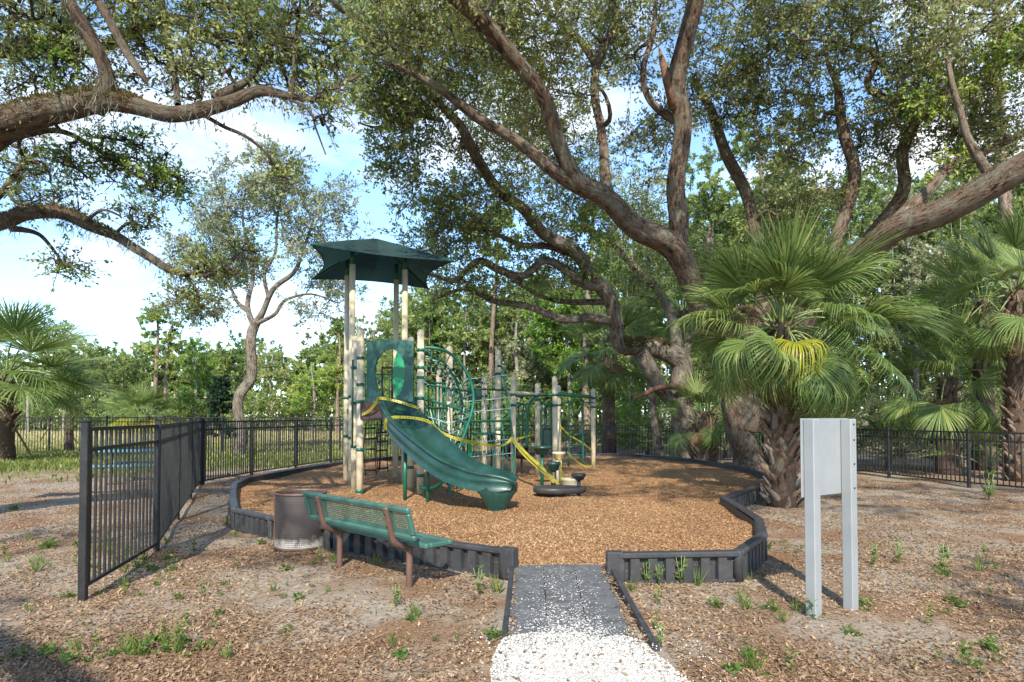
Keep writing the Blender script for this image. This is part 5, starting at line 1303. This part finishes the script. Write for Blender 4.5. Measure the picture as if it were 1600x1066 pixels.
obj('rope_net', mb, ROPE, arch); obj('rope_net', mb2, GROPE, arch); obj('net_knots', knots, CHAIN, arch)['kind'] = 'stuff'
# a second fan of ropes hanging below the arch
mb = MB(); mbp = MB()
for i in range(9):
    u = i / 8; t0 = P(672 + 52 * u, 640 + 18 * math.sin(u * 3), 11.9 + .5 * u); t1 = P(690 + 22 * u, 706 + 10 * u, 11.8 + .5 * u)
    m = t0.lerp(t1, .5) + Vector((.06 * math.sin(i * 2), .05, -.06)); (mb if i % 2 else mbp).tube([t0, m, t1], .010, 5)
for y in (655, 672, 690, 705):
    mbp.tube([P(668 + (y - 655) * .4, y - 4, 11.9), P(700, y + 7, 12.1), P(730 - (y - 655) * .25, y - 3, 12.4)], .010, 5)
obj('rope_net', mb, ROPE, arch); obj('rope_net', mbp, GROPE, arch)
bar([P(664, 624, 11.7), P(700, 634, 11.9), P(736, 646, 12.1)], .022); bar([P(662, 600, 11.9), P(735, 612, 12.6)], .02)
for x in (676, 686, 697, 709): bar([P(x, 600 + (x - 662) * .16, 12.2), P(x, 628 + (x - 662) * .3, 12.0)], .014)
mb = MB(); rws = []    # black curved step pan below the net
for k in range(7):
    u = k / 6; p = P(664 + 62 * u, 652 + 34 * u ** .7, 12.3); rws.append([p + Vector((0, -.16, .03)), p + Vector((0, -.14, -.02)), p + Vector((0, 0, -.04)), p + Vector((0, .14, -.02)), p + Vector((0, .16, .03)), p + Vector((0, 0, 0))])
mb.grid(rws, closed=True); obj('transfer_step', mb, DARKPL, play)
bar([P(657, 762, 11.6), P(672, 764, 11.3), P(688, 756, 11.2), P(693, 742, 11.3)], .035, BGREEN, play, 'grab_loop')
# tall net wall and the posts right of it
def ppost(px, d, top_py, **k):
    x = (px - 800) / FPX * d; top = P(px, top_py, d).z; return post(x, d, top, **k), Vector((x, d, 0)), top
net_posts = [ppost(757, 14.6, 592), ppost(778, 14.4, 548), ppost(802, 15.0, 590), ppost(840, 15.8, 601), ppost(867, 15.2, 590), ppost(873, 17.6, 604), ppost(927, 18.0, 609), ppost(772, 17.0, 612)]
for (o, p, top), zs in zip(net_posts, ((2.05, 1.2), (2.55, 1.3), (2.1, 1.85), (2.0,), (2.1, 1.85, .75), (1.9,), (1.85, 2.1), ())):
    for z in zs: clamp(o, p.x, p.y, z)
cr = [P(778, 572, 14.2), P(785, 576, 14.1), P(791, 612, 14.0), P(797, 656, 13.9), P(803, 700, 13.8), P(802, 728, 13.75), P(796, 752, 13.7)]
wall = bar(cr, .028, GREEN, play, 'net_frame', 10)
bar([P(728, 658, 13.4), P(798, 658, 13.9)], .024, GREEN, wall, 'net_rail'); bar([P(730, 607, 14.0), P(790, 610, 14.2)], .022, GREEN, wall, 'net_rail')
bar([P(720, 605, 13.9), P(735, 592, 14), P(757, 600, 14.4)], .022, GREEN, wall, 'net_rail')
bar([P(724, 676, 13.4), P(798, 680, 13.9)], .02, GREEN, wall, 'net_rail')
mb = MB(); mbp = MB(); kn = MB()
for i, x in enumerate((741, 757, 771, 785)):
    q = [P(x - 2, 578 + (8 - i * 2), 14.1), P(x, 640, 13.9), P(x + 1, 700, 13.8), P(x, 752, 13.7)]
    (mb if i != 1 else mbp).tube(q, .011, 5)
    for y in (608, 625, 658, 678, 706, 738): kn.lathe([(0, -.035), (.03, -.015), (.03, .015), (0, .035)], tuple(P(x, y, 13.85)), 6)
for y in (590, 625, 642, 690, 712):
    mbp.tube([P(722, y + 3, 13.6), P(760, y, 13.8), P(797 + (y - 620) * .05, y - 4, 13.9)], .009, 5)
for k in range(6):
    mb.tube([P(728 + k * 11, 662, 13.6), P(734 + k * 11, 690, 13.6), P(741 + k * 11, 738, 13.6)], .008, 5)
obj('rope_net', mb, ROPE, wall); obj('rope_net', mbp, GROPE, wall); obj('net_knots', kn, CHAIN, wall)['kind'] = 'stuff'
mb = MB(); p = P(767, 740, 13.7); mb.box((p.x, p.y, p.z), (.95, .1, .06), bev=.02); obj('net_rail', mb, TEAL, wall)
# vertical ribs of the panel behind the net
mb = MB(); p0, p1 = P(735, 640, 15.2), P(765, 640, 15.2)
for k in range(7):
    p = p0.lerp(p1, k / 6); mb.tube([(p.x, p.y, 1.3), (p.x, p.y, 2.15)], .016, 6)
for z in (1.3, 2.15): mb.tube([(p0.x, p0.y, z), (p1.x, p1.y, z)], .02, 6)
obj('barrier', mb, GREEN, play)
mb = MB(); p = P(746, 618, 14.9); mb.box((p.x, p.y, p.z), (.42, .04, .30), bev=.01); obj('play_panel', mb, TEAL, play)
# tan pipe, overhead beam and loops
bar([P(782, 612, 15.6), P(842, 617, 16.4)], .05, CREAM, play, 'tan_pipe', 10)
bar([P(800, 619, 15.0), P(846, 618, 15.5), P(868, 617, 15.2)], .024); bar([P(842, 617, 15.7), P(868, 617, 15.2), P(925, 621, 17.9)], .034, GREEN, play, 'overhead_beam')
bar([P(873, 615, 17.5), P(928, 620, 18.1)], .034, GREEN, play, 'overhead_beam')
for k in range(6):
    u = (k + .5) / 6; bar([P(868 + 57 * u, 617 + 3.5 * u, 15.2 + 2.7 * u), P(874 + 54 * u, 616 + 4 * u, 17.5 + .5 * u)], .018, GREEN, play, 'ladder_rung')
bar([P(802, 630, 15), P(815, 631, 15.2), P(822, 640, 15.2), P(823, 700, 15.2)], .022); bar([P(824, 700, 15.6), P(825, 645, 15.6), P(830, 626, 15.6), P(842, 617, 15.7)], .03)
bar([P(846, 700, 15.0), P(846, 640, 15.0), P(851, 632, 15.1), P(866, 631, 15.2)], .022); bar([P(861, 632, 15.3), P(862, 700, 15.2)], .022); bar([P(852, 636, 15.5), P(853, 690, 15.4)], .035, TEAL, play, 'ladder_panel')
bar([P(810, 632, 15.4), P(811, 700, 15.4)], .02); bar([P(817, 700, 15.8), P(817, 640, 15.8), P(822, 632, 15.8), P(838, 631, 15.8)], .02)
for (x0, y0, x1, y1) in ((784, 655, 815, 632), (783, 675, 820, 648), (786, 690, 822, 668)): bar([P(x0, y0, 15.4), P(x1, y1, 15.4)], .018)
for s, x in ((0, 889), (1, 911)):
    bar([P(873 if s == 0 else 927, 629, 17.7), P(x - 3 if s == 0 else x + 3, 629, 17.7), P(x, 634, 17.7), P(x, 728, 17.5)], .02, GREEN, play, 'ladder_side')
for y in (679, 695, 711): bar([P(889, y, 17.65), P(911, y, 17.65)], .018, GREEN, play, 'ladder_rung')
mb = MB(); p = P(856, 686, 15.3); mb.box((p.x, p.y, p.z), (.28, .12, .5), bev=.04); obj('play_panel', mb, TEAL, play)
mb = MB(); p = P(734, 702, 16.5); mb.box((p.x, p.y, p.z), (.085, .03, .42), bev=.01); obj('play_panel', mb, BGREEN, play)
# dark curved climbing chute
mb = MB(); rws = []
for k in range(13):
    u = k / 12; x, y = 762 + 62 * u, 682 + 14 * math.sin(u * math.pi) + 26 * u * u
    p = P(x, y, 16.2 - .5 * u); w = .34
    rws.append([p + Vector((.03, -w, .13)), p + Vector((0, -w, -.06)), p + Vector((0, -w * .5, -.15)), p + Vector((0, w * .5, -.15)), p + Vector((0, w, -.06)), p + Vector((.03, w, .13)), p + Vector((0, w * .8, .0)), p + Vector((0, 0, -.07)), p + Vector((0, -w * .8, .0))])
mb.grid(rws, closed=True); mb.f += [tuple(range(9)), tuple(12 * 9 + k for k in range(9))[::-1]]; mb.sm += [False, False]; chute = obj('dark_chute', mb, DARKPL, play)
for x in (768, 815): bar([P(x, 700, 16), P(x, 742, 15.8)], .025, DARKPL, chute, 'chute_leg')
mb = MB(); rws = []
for k in range(9):
    a = math.pi * (.15 + 1.2 * k / 8); p = P(806 + 14 * math.cos(a), 706 - 14 * math.sin(a) * .9, 15.6); d_ = Vector((math.cos(a), 0, math.sin(a)))
    rws.append([p + d_ * .06 + Vector((0, -.3, 0)), p + d_ * .06 + Vector((0, .3, 0)), p - d_ * .02 + Vector((0, .3, 0)), p - d_ * .02 + Vector((0, -.3, 0))])
mb.grid(rws, closed=True); mb.f += [(0, 1, 2, 3), (35, 34, 33, 32)]; mb.sm += [False] * 2; obj('chute_curl', mb, DARKPL, chute)
# chain ladders under the roof deck
def chain_ladder(px0, px1, y0, y1, d, n_):
    t = MB(); t.tube([P(px0, y0, d), P(px0 - 4, (y0 + y1) / 2, d), P(px0 - 1, y1, d)], .012, 5); t.tube([P(px1, y0, d), P(px1 - 4, (y0 + y1) / 2, d), P(px1 - 2, y1, d)], .012, 5)
    o = obj('chain_ladder', t, CHAIN, play)
    for k in range(n_):
        y = y0 + (y1 - y0) * (k + .6) / n_; m = MB(); m.tube([P(px0 - 3, y, d), P(px1 - 3, y - 1, d)], .02, 6); obj('ladder_rung', m, CHAIN, o)
chain_ladder(572, 590, 660, 742, 14.2, 5); chain_ladder(592, 608, 668, 738, 14.6, 5)
mb = MB(); mb.tube([P(596, 655, 14.3), P(593, 735, 14.3)], .02, 6); obj('support_rod', mb, CHAIN, play)
mb = MB(); p = (A.x - .07, A.y + .25); mb.tube([(p[0], p[1], .1), (p[0], p[1], 1.3)], .03, 8); obj('support_rod', mb, DARKPL, play)
bar([(Cc.x - .02, Cc.y - .09, 1.0), (Cc.x - .02, Cc.y - .09, 2.7)], .016)

# ---------------------------------------------------------------- stepping pods and spinner beside the slide
def pod(label, px, py_top, d, r, mat, stem_mat, stem_r=.03, h=.14):
    p = P(px, py_top, d); zb = float(mz(p.x, d)); t = thing('stepping_pod', label, 'stepping pod', (p.x, d, zb), 'stepping pods beside the slide')
    mb = MB(); mb.lathe([(0, 0), (r * .9, .0), (r, -.012), (r, -.045), (r * .84, -.06), (r * .66, -h), (r * .5, -h - .01), (0, -h - .01)], (p.x, d, p.z), 18); obj('pod_top', mb, mat, t)
    mb = MB(); mb.tube([(p.x, d, zb - .05), (p.x, d, p.z - h)], stem_r, 10); obj('stem', mb, stem_mat, t)
pod('dark green mushroom step, tallest of the pods beside the slide', 847, 697, 13.2, .20, TEAL, GREEN, .035, .17)
pod('dark green round step in front of the cream pod', 865, 722, 11.9, .135, TEAL, DARKPL, .05, .15)
pod('low dark round step at the right end of the grey platform', 904, 740, 11.6, .135, DARKPL, DARKPL, .04, .11)
pod('cream coloured round step behind the green pods', 873, 706, 14.2, .15, CREAM, CREAM, .07, .16)
t = thing('cream_drum', 'low cream drum behind the grey stepping platform', 'drum', P(892, 760, 11.7)); t.location.z = .17
p = P(892, 747, 11.7); mb = MB(); mb.lathe([(0, 0), (.17, 0), (.185, -.02), (.165, -.05), (.155, -.12), (.15, p.z and -(p.z - .12))], (p.x, p.y, p.z), 18); obj('drum_body', mb, CREAM, t)
t = thing('stepping_platform', 'flat dark grey stepping platform low over the chips', 'platform', (.75, 11.3, .17))
c = P(868, 761, 11.25); ol = []
for k in range(30):
    a = 2 * math.pi * k / 30; ol.append((.42 * math.cos(a) * (1 + .06 * math.cos(3 * a)) + (.10 if math.cos(a) > .6 else 0), .30 * math.sin(a) * (1 - .25 * max(0, math.cos(a)))))
rws = [[(c.x + x * k, c.y + y * k, c.z + z) for x, y in ol] for k, z in ((0, .01), (.85, .012), (.97, 0), (1, -.03), (.99, -.08), (.9, -.10), (0, -.10))]
mb = MB(); mb.grid(rws, closed=True); obj('platform_top', mb, DARKPL, t)
mb = MB(); mb.tube([(c.x, c.y, .05), (c.x, c.y, c.z - .09)], .16, 14); obj('platform_base', mb, BORDER, t)
# ---------------------------------------------------------------- yellow tape
def ribbon(label, runs, w=.05):
    t = thing('caution_tape', label, 'caution tape', (0, 0, 0)); first = True
    for run in runs:
        q = resample(crom([tuple(p) for p in run], 6) if len(run) > 2 else [np.array(p) for p in run], 26); vs = []; tc_ = []; ln = 0
        for i in range(26):
            if i: ln += float(np.linalg.norm(q[i] - q[i - 1]))
            tg = q[min(25, i + 1)] - q[max(0, i - 1)]; tg /= np.linalg.norm(tg)
            tw = .5 * math.sin(i * .35 + len(runs)); s = np.cross(tg, np.array([0, 1.0, 0])); s /= np.linalg.norm(s) + 1e-9; n_ = np.cross(s, tg)
            o_ = (s * math.cos(tw) + n_ * math.sin(tw)) * w / 2
            vs += [q[i] - o_, q[i] + o_]; tc_ += [(ln, 0, 0), (ln, 1, 0)]
        fs = [(2 * i, 2 * i + 1, 2 * i + 3, 2 * i + 2) for i in range(25)]
        if first: t.location = tuple(q[0]); first = False
        link('tape_strip', fast_mesh('tape_strip', np.array(vs), fs, {'tco': np.array(tc_)}), TAPE, t, 'world')
def rim(i, side, up=.02): return Vector(rows_s[i][4 if side < 0 else 14]) + Vector((0, -.01, up))
rows_s = rows
# rebuild slide rim from the slide mesh (rows was reused only for the slide)
ribbon('yellow caution tape wrapped across the top of the slide', [
    [A + Vector((.05, -.07, 1.62)), P(578, 641, 11.6), P(590, 626, 11.5), P(592, 622, 11.42), P(620, 627, 11.35), P(655, 638, 11.4)],
    [P(603, 672, 11.1), P(604, 655, 10.95), P(632, 652, 10.9), P(668, 658, 10.95), P(690, 676, 11.2), P(718, 687, 11.35), P(730, 690, 11.6)]])
ribbon('yellow caution tape strung from the net climber to the grey platform', [
    [P(716, 684, 11.5), P(745, 693, 12.6), P(785, 696, 13.7), P(800, 684, 13.8)],
    [P(800, 684, 13.7), P(822, 708, 13.0), P(848, 732, 12.3), P(872, 756, 11.5)], [P(799, 686, 13.75), P(820, 712, 13.05), P(846, 735, 12.4), P(866, 754, 11.6)],
    [P(872, 708, 14.6), P(877, 735, 13), P(876, 754, 11.6)]])
ribbon('yellow caution tape drooping between the far right posts', [
    [P(875, 666, 17.5), P(890, 680, 17.6), P(910, 692, 17.8), P(925, 704, 17.95)], [P(886, 706, 17), P(905, 724, 17.2), P(922, 730, 17.6), P(928, 720, 17.9)], [P(800, 688, 15.0), P(815, 684, 15.3), P(838, 678, 15.7)]], .042)

# ---------------------------------------------------------------- bench
bn = Vector((.69, .724, 0)); bb = Vector((.724, -.69, 0)); bc = Vector((-1.385, 6.385, 0))
bench = thing('park_bench', 'green punched metal bench on brown tube legs, back turned to us', 'bench', bc)
def bp(a, n_, z): return bc + bb * a + bn * n_ + Vector((0, 0, z))
for s in (-.6, .6):
    q = crom([tuple(bp(s, 0, -.1)), tuple(bp(s, 0, .15)), tuple(bp(s, 0, .32)), tuple(bp(s, -.015, .38)), tuple(bp(s, -.09, .41)), tuple(bp(s, -.165, .45)), tuple(bp(s, -.20, .53)), tuple(bp(s, -.235, .66)), tuple(bp(s, -.265, .78))], 5)
    mb = MB(); mb.tube([tuple(x) for x in q], .031, 12); leg = obj('leg', mb, BROWN, bench)
    mb = MB(); mb.tube([bp(s, -.02, .385), bp(s, .15, .40), bp(s, .36, .405)], .024, 8); obj('seat_arm', mb, BROWN, leg)
def sheet(corner, eu, ev, nu, nv, name, parent, curve=None):
    vs = []; tc_ = []
    for j in range(nv + 1):
        for i in range(nu + 1):
            p = corner + eu * (i / nu) + ev * (j / nv); vs.append(tuple(p)); tc_.append((eu.length * i / nu, ev.length * j / nv, 0))
    fs = [(j * (nu + 1) + i, j * (nu + 1) + i + 1, (j + 1) * (nu + 1) + i + 1, (j + 1) * (nu + 1) + i) for j in range(nv) for i in range(nu)]
    return link(name, fast_mesh(name, vs, fs, {'tco': np.array(tc_)}), BENCHP, parent, 'world')
def slabframe(corner, eu, ev, nrm, rim_w, th, name, bars_at=()):
    """rolled-edge frame: four rails and cross webs around a punched sheet"""
    m = MB(); eu_n = eu.normalized(); ev_n = ev.normalized()
    Mx = Matrix((eu_n, ev_n, nrm)).transposed()
    m.box(corner + eu / 2 + ev_n * rim_w / 2, (eu.length, rim_w, th), M=Mx, bev=.014); m.box(corner + eu / 2 + ev - ev_n * rim_w / 2, (eu.length, rim_w, th), M=Mx, bev=.014)
    for k in (0, 1): m.box(corner + ev / 2 + (eu_n * rim_w * .5 if k == 0 else eu - eu_n * rim_w * .5), (rim_w, ev.length - 2 * rim_w + .004, th * .92), M=Mx, bev=.012)
    for u in bars_at: m.box(corner + ev / 2 + eu * u, (.09, ev.length - 2 * rim_w, th * .5), M=Mx)
    o = obj(name, m, BENCHG, bench)
    return o
# backrest, leaning away from us at the top towards us
b0 = bp(-.915, -.165, .50); bu = bb * 1.83; bv = Vector((bn.x * -.085, bn.y * -.085, .30))
br = slabframe(b0, bu, bv, bv.cross(bu).normalized() * 1.0, .055, .045, 'backrest', (.175, .825)); sheet(b0 + bb * .04 + bv * .12, bb * 1.75, bv * .76, 40, 8, 'punched_sheet', br)
s0 = bp(-.915, -.06, .435); su_ = bb * 1.83; sv_ = bn * .33
st = slabframe(s0, su_, sv_, Vector((0, 0, 1)), .06, .05, 'seat', (.175, .825)); sheet(s0 + bb * .04 + bn * .04 + Vector((0, 0, .012)), bb * 1.75, bn * .28, 40, 8, 'punched_sheet', st)
for a in (-.6, .6):
    for zz, nn_ in ((.60, -.235), (.72, -.268)):
        mb = MB(); mb.tube([bp(a, nn_ + .02, zz), bp(a, nn_ - .02, zz)], .012, 6); obj('bolt', mb, CHAIN, br)

# ---------------------------------------------------------------- litter bin
bx_, by_ = -2.58, 7.86
binT = thing('litter_bin', 'brown punched metal litter bin beside the bench', 'litter bin', (bx_, by_, 0))
vs = []; tc_ = []; nb_ = 64
for j in range(9):
    for k in range(nb_ + 1):
        a = 2 * math.pi * k / nb_; vs.append((bx_ + .302 * math.cos(a), by_ + .302 * math.sin(a), .005 + .66 * j / 8)); tc_.append((.302 * a, .66 * j / 8, 0))
fs = [(j * (nb_ + 1) + k, j * (nb_ + 1) + k + 1, (j + 1) * (nb_ + 1) + k + 1, (j + 1) * (nb_ + 1) + k) for j in range(8) for k in range(nb_)]
link('bin_wall', fast_mesh('bin_wall', vs, fs, {'tco': np.array(tc_)}, smooth=True), BINM, binT, 'world')
for z, h in ((.665, .028), (.02, .04)):
    mb = MB(); mb.lathe([(.300, z - h / 2), (.310, z - h / 2), (.312, z + h / 2 - .005), (.306, z + h / 2), (.296, z + h / 2 - .004), (.298, z - h / 2)], (bx_, by_, 0), 48); obj('rim_band', mb, BROWN, binT)
mb = MB(); mb.lathe([(0, .0), (.27, 0), (.275, .55), (.285, .57), (.27, .57), (.262, .03), (0, .03)], (bx_, by_, .01), 40); obj('liner', mb, DARKPL, binT)
mb = MB(); a = R(250); mb.box((bx_ + .306 * math.cos(R(202)), by_ + .306 * math.sin(R(202)), .33), (.012, .02, .64), rz=R(202)); obj('seam_strip', mb, BROWN, binT)

# ---------------------------------------------------------------- sign seen from behind
sg = thing('sign', 'blank pale grey sign panel on two square posts, right foreground', 'sign', (2.58, 5.2, 0))
sl_, sr_ = Vector((2.385, 5.10, 0)), Vector((2.825, 5.38, 0)); dv = (sr_ - sl_).normalized(); ag = math.atan2(dv.y, dv.x); nv = Vector((dv.y, -dv.x, 0))
for p, top in ((sl_, 1.575), (sr_, 1.575)):
    mb = MB(); mb.box((p.x, p.y, top / 2 - .05), (.088, .088, top + .1), rz=ag, bev=.006); o = obj('post', mb, SIGN, sg)
m = (sl_ + sr_) / 2 - nv * .05
mb = MB(); mb.box((m.x, m.y, 1.265), ((sr_ - sl_).length + .14, .008, .63), rz=ag, bev=.002); pl = obj('panel', mb, SIGN, sg)
for k in (-.26, .26):
    q = m + dv * k + nv * .01; mb = MB(); mb.box((q.x, q.y, 1.265), (.02, .014, .63), rz=ag); obj('panel_edge', mb, SIGN, pl)
for z in (1.53, 1.40, 1.20, 1.0):
    q = sr_ + nv * .046; mb = MB(); mb.tube([(q.x, q.y, z), (q.x + nv.x * .006, q.y + nv.y * .006, z)], .007, 8); obj('screw', mb, CHAIN, sg)

# ---------------------------------------------------------------- picnic table behind the fence
pt = thing('picnic_table', 'blue green picnic table standing behind the left fence', 'picnic table', (-8.9, 15.5, 0), rz=.25)
for nm, y, z, w in (('tabletop', 0, .76, .72), ('seat', -.72, .45, .27), ('seat', .72, .45, .27)):
    mb = MB(); mb.box((0, y, z), (1.83, w, .05), bev=.015); obj(nm, mb, TBLUE, pt, local=True)
for x in (-.6, .6):
    mb = MB(); mb.tube([(x, -.3, -.03), (x, -.27, .6), (x, -.25, .74)], .03, 8); mb.tube([(x, .3, -.03), (x, .27, .6), (x, .25, .74)], .03, 8); mb.tube([(x, -.78, .42), (x, .78, .42)], .028, 8)
    obj('leg_frame', mb, CHAIN, pt, local=True)

# ---------------------------------------------------------------- weeds and grass
def weed_mesh(seed, kind):
    r_ = np.random.default_rng(seed); n_ = 22 if kind == 'grass' else 26
    if kind == 'grass':
        a = r_.uniform(0, 2 * np.pi, n_); el = r_.uniform(.7, 1.5, n_); d = np.stack([np.cos(a) * np.cos(el), np.sin(a) * np.cos(el), np.sin(el)], -1)
        c = np.stack([r_.normal(0, .015, n_), r_.normal(0, .015, n_), np.zeros(n_)], -1); return leaves_at(c, d, r_.uniform(.08, .2, n_), r_.uniform(.006, .012, n_), r_.uniform(.2, 1, n_))
    if kind == 'low':
        a = r_.uniform(0, 2 * np.pi, n_); el = r_.uniform(.0, .9, n_); d = np.stack([np.cos(a) * np.cos(el), np.sin(a) * np.cos(el), np.sin(el)], -1)
        c = np.stack([r_.normal(0, .035, n_), r_.normal(0, .035, n_), r_.uniform(0, .05, n_)], -1); return leaves_at(c, d, r_.uniform(.04, .085, n_), r_.uniform(.018, .035, n_), r_.uniform(0, .9, n_))
    a = r_.uniform(0, 2 * np.pi, n_); z = r_.uniform(.02, .2, n_); el = r_.uniform(.1, .8, n_); d = np.stack([np.cos(a) * np.cos(el), np.sin(a) * np.cos(el), np.sin(el)], -1)
    s = r_.integers(0, 4, n_); ox = np.array([.0, .03, -.03, .01])[s] * z * 6; oy = np.array([.0, .02, .02, -.04])[s] * z * 5
    c = np.stack([ox, oy, z], -1); return leaves_at(c, d, r_.uniform(.03, .065, n_), r_.uniform(.016, .03, n_), r_.uniform(.1, 1, n_))
WK = {}
for kind in ('grass', 'low', 'tall'):
    WK[kind] = []
    for s in range(3):
        v, f, r = weed_mesh(100 + s, kind); WK[kind].append((v, f, r))
def weed_thing(label, px, py, kind, sc, var=0, zf=None):
    g = G(px, py); z = float(gz(g.x, g.y)); t = thing('weed_plant', label, 'weed', (g.x, g.y, z), 'weeds growing in the sand', rz=(px * 7.3) % 6)
    v, f, r = WK[kind][var]; me = fast_mesh('leaves', v * sc, f, {'rnd': r}); link('leaves', me, WEED, t)
    if kind == 'tall':
        mb = MB()
        for ox, oy in ((0, 0), (.03, .02), (-.03, .02), (.01, -.04)): mb.tube([(0, 0, -.01), (ox * .5 * sc * .9, oy * .5 * sc, .1 * sc), (ox * 1.2 * sc, oy * sc, .2 * sc)], .0025 * sc, 4)
        obj('stem', mb, STALK, t, local=True)
WL = [('bright weed by the foot of the left fence, between the fence and the bin', 302, 862, 'tall', 1.4), ('leafy sprig beside the near fence post base', 352, 822, 'grass', 1.6), ('grassy tuft left of the litter bin', 368, 838, 'grass', 1.3),
      ('low weed just left of the bin foot', 408, 850, 'low', 1.2), ('grass tuft under the bench between bin and left leg', 522, 882, 'grass', 1.6), ('weed in front of the bench left leg', 500, 880, 'tall', 1.1), ('grassy weed between the bench legs', 588, 884, 'grass', 1.5), ('low weed at the border behind the bench right end', 667, 882, 'tall', 1.0),
      ('tall weed against the border left of the ramp', 748, 928, 'tall', 1.9), ('thin tall weed at the border end left of the ramp', 778, 925, 'grass', 1.9), ('broad weed in the sand right of the bench right leg', 618, 950, 'tall', 1.5), ('weed in front of the bench right leg, lower right', 650, 965, 'grass', 1.3),
      ('small weed in the middle of the left foreground sand', 346, 962, 'low', 1.0), ('yellow green upright sprout in the left foreground', 352, 1028, 'grass', 1.4), ('flat green weed in the front left of the bare sand', 448, 988, 'low', .9), ('low green tuft near the bottom edge below the bench', 626, 1030, 'low', 1.2),
      ('yellow weed hugging the left edging strip of the ramp', 772, 1000, 'low', 1.6), ('leafy weed touching the right edging strip top', 985, 925, 'grass', 1.5), ('tall bright weed before the right border timber', 1065, 912, 'tall', 2.2), ('thin weed before the middle of the right border', 1030, 915, 'tall', 1.6), ('upright weed before the left part of the right border', 1010, 912, 'tall', 1.6), ('grass tuft before the right end of the right border', 1090, 915, 'grass', 1.7),
      ('leafy weed in the sand right of the ramp', 1027, 945, 'tall', 1.2), ('small weed low beside the right edging strip', 1024, 985, 'tall', 1.0), ('dark sprig right of the ramp foot', 1033, 1010, 'tall', 1.1), ('broad weed patch between border and sign', 1120, 950, 'low', 1.5), ('leafy weed left of the sign post foot', 1205, 955, 'low', 1.6), ('weed patch midway between the border and the sign', 1160, 945, 'grass', 1.6),
      ('weed at the foot of the right sign post', 1350, 945, 'low', 1.4), ('leafy weed in front of the sign, below its right post', 1330, 992, 'low', 1.3), ('green weed at the right border corner', 1192, 858, 'low', 2.0), ('bushy weed right of the sign on the litter', 1365, 885, 'tall', 1.9), ('long weed patch right of the sign', 1405, 880, 'tall', 2.0), ('leafy weed at the far right of the litter slope', 1475, 890, 'tall', 2.2), ('spiky weed beside the leafy weed at far right', 1530, 895, 'grass', 2.2),
      ('green bush at the foot of the right fence', 1545, 782, 'tall', 4.2), ('light weed lower right of the litter slope', 1500, 945, 'low', 1.2), ('low green weed in the left litter beyond the fence end', 75, 858, 'low', 2.4), ('pale weed left of the near fence post', 60, 895, 'grass', 2.0), ('dark green tuft in the red needles at the left edge', 22, 800, 'low', 1.8), ('small weed left of the near post foot', 110, 930, 'low', 1.2), ('round weed at the left edge in front', 28, 1022, 'low', 1.2), ('round weed in the left front corner', 72, 1020, 'low', 1.3), ('weed near the bottom edge right of the shell path', 1180, 1055, 'grass', 1.8)]
for i, (lab, px, py, kind, sc_) in enumerate(WL): weed_thing(lab, px, py, kind, sc_ * .62, i % 3)
# sprigs too small and many to count
parts_ = []
N = 300; cl_ = rng.integers(0, 34, N); px = rng.uniform(-40, 1640, 34)[cl_] + rng.normal(0, 45, N); py = np.clip((740 + rng.uniform(0, 1, 34) ** 1.1 * 310)[cl_] + rng.normal(0, 14, N), 735, 1064)
for i in range(N):
    g = G(px[i], py[i])
    if inpoly(np.array([g.x]), np.array([g.y]), BEDA)[0] or (-.15 < g.x < 1.1 and g.y < 6.5): continue
    v, f, r = WK[('low', 'grass', 'tall')[i % 3]][i % 2]; s = rng.uniform(.3, .85); a = rng.uniform(0, 6)
    q = v * s; q = np.stack([q[:, 0] * math.cos(a) - q[:, 1] * math.sin(a) + g.x, q[:, 0] * math.sin(a) + q[:, 1] * math.cos(a) + g.y, q[:, 2] + gz(g.x, g.y)], -1); parts_.append((q, f, r))
v, f, r = merge(parts_); tag(link('weed_sprigs', fast_mesh('weed_sprigs', v, f, {'rnd': r}), WEED), 'tiny green sprigs dotted over the sandy ground', 'weeds', kind='stuff')
# grass of the left lawn and the field
N = 90000
d = 15 + rng.uniform(0, 1, N) ** 1.4 * 48; x = -(rng.uniform(0.02, 1.0, N)) * d * .86 - 2
fx = np.interp(d, [5.65, 14.7, 17.1, 21.7, 24.6, 60], [-3.8, -7.3, -7.1, -6.3, -2, -2]); k = (x < fx - .15) & (rng.uniform(0, 1, N) < np.clip((d - .35 * x - 20.5) / 5 + .35 * np.sin(x * 1.1) * np.sin(d * .8), 0.02, 1)); x, d = x[k], d[k]; n_ = len(x)
c = np.stack([x, d, np.zeros(n_)], -1); a = rng.uniform(0, 2 * np.pi, n_); dd_ = np.stack([.5 * np.cos(a), .5 * np.sin(a), np.ones(n_)], -1)
v, f, r = leaves_at(c, dd_, rng.uniform(.06, .18, n_) * (1 + d / 60), rng.uniform(.02, .04, n_) * (1 + d / 40), np.clip(rng.normal(.35, .2, n_) + (d - 24) / 32, 0, 1))
tag(link('grass', fast_mesh('grass', v, f, {'rnd': r}), GRASSM), 'patchy lawn and pale field grass on the left', 'grass', kind='stuff')
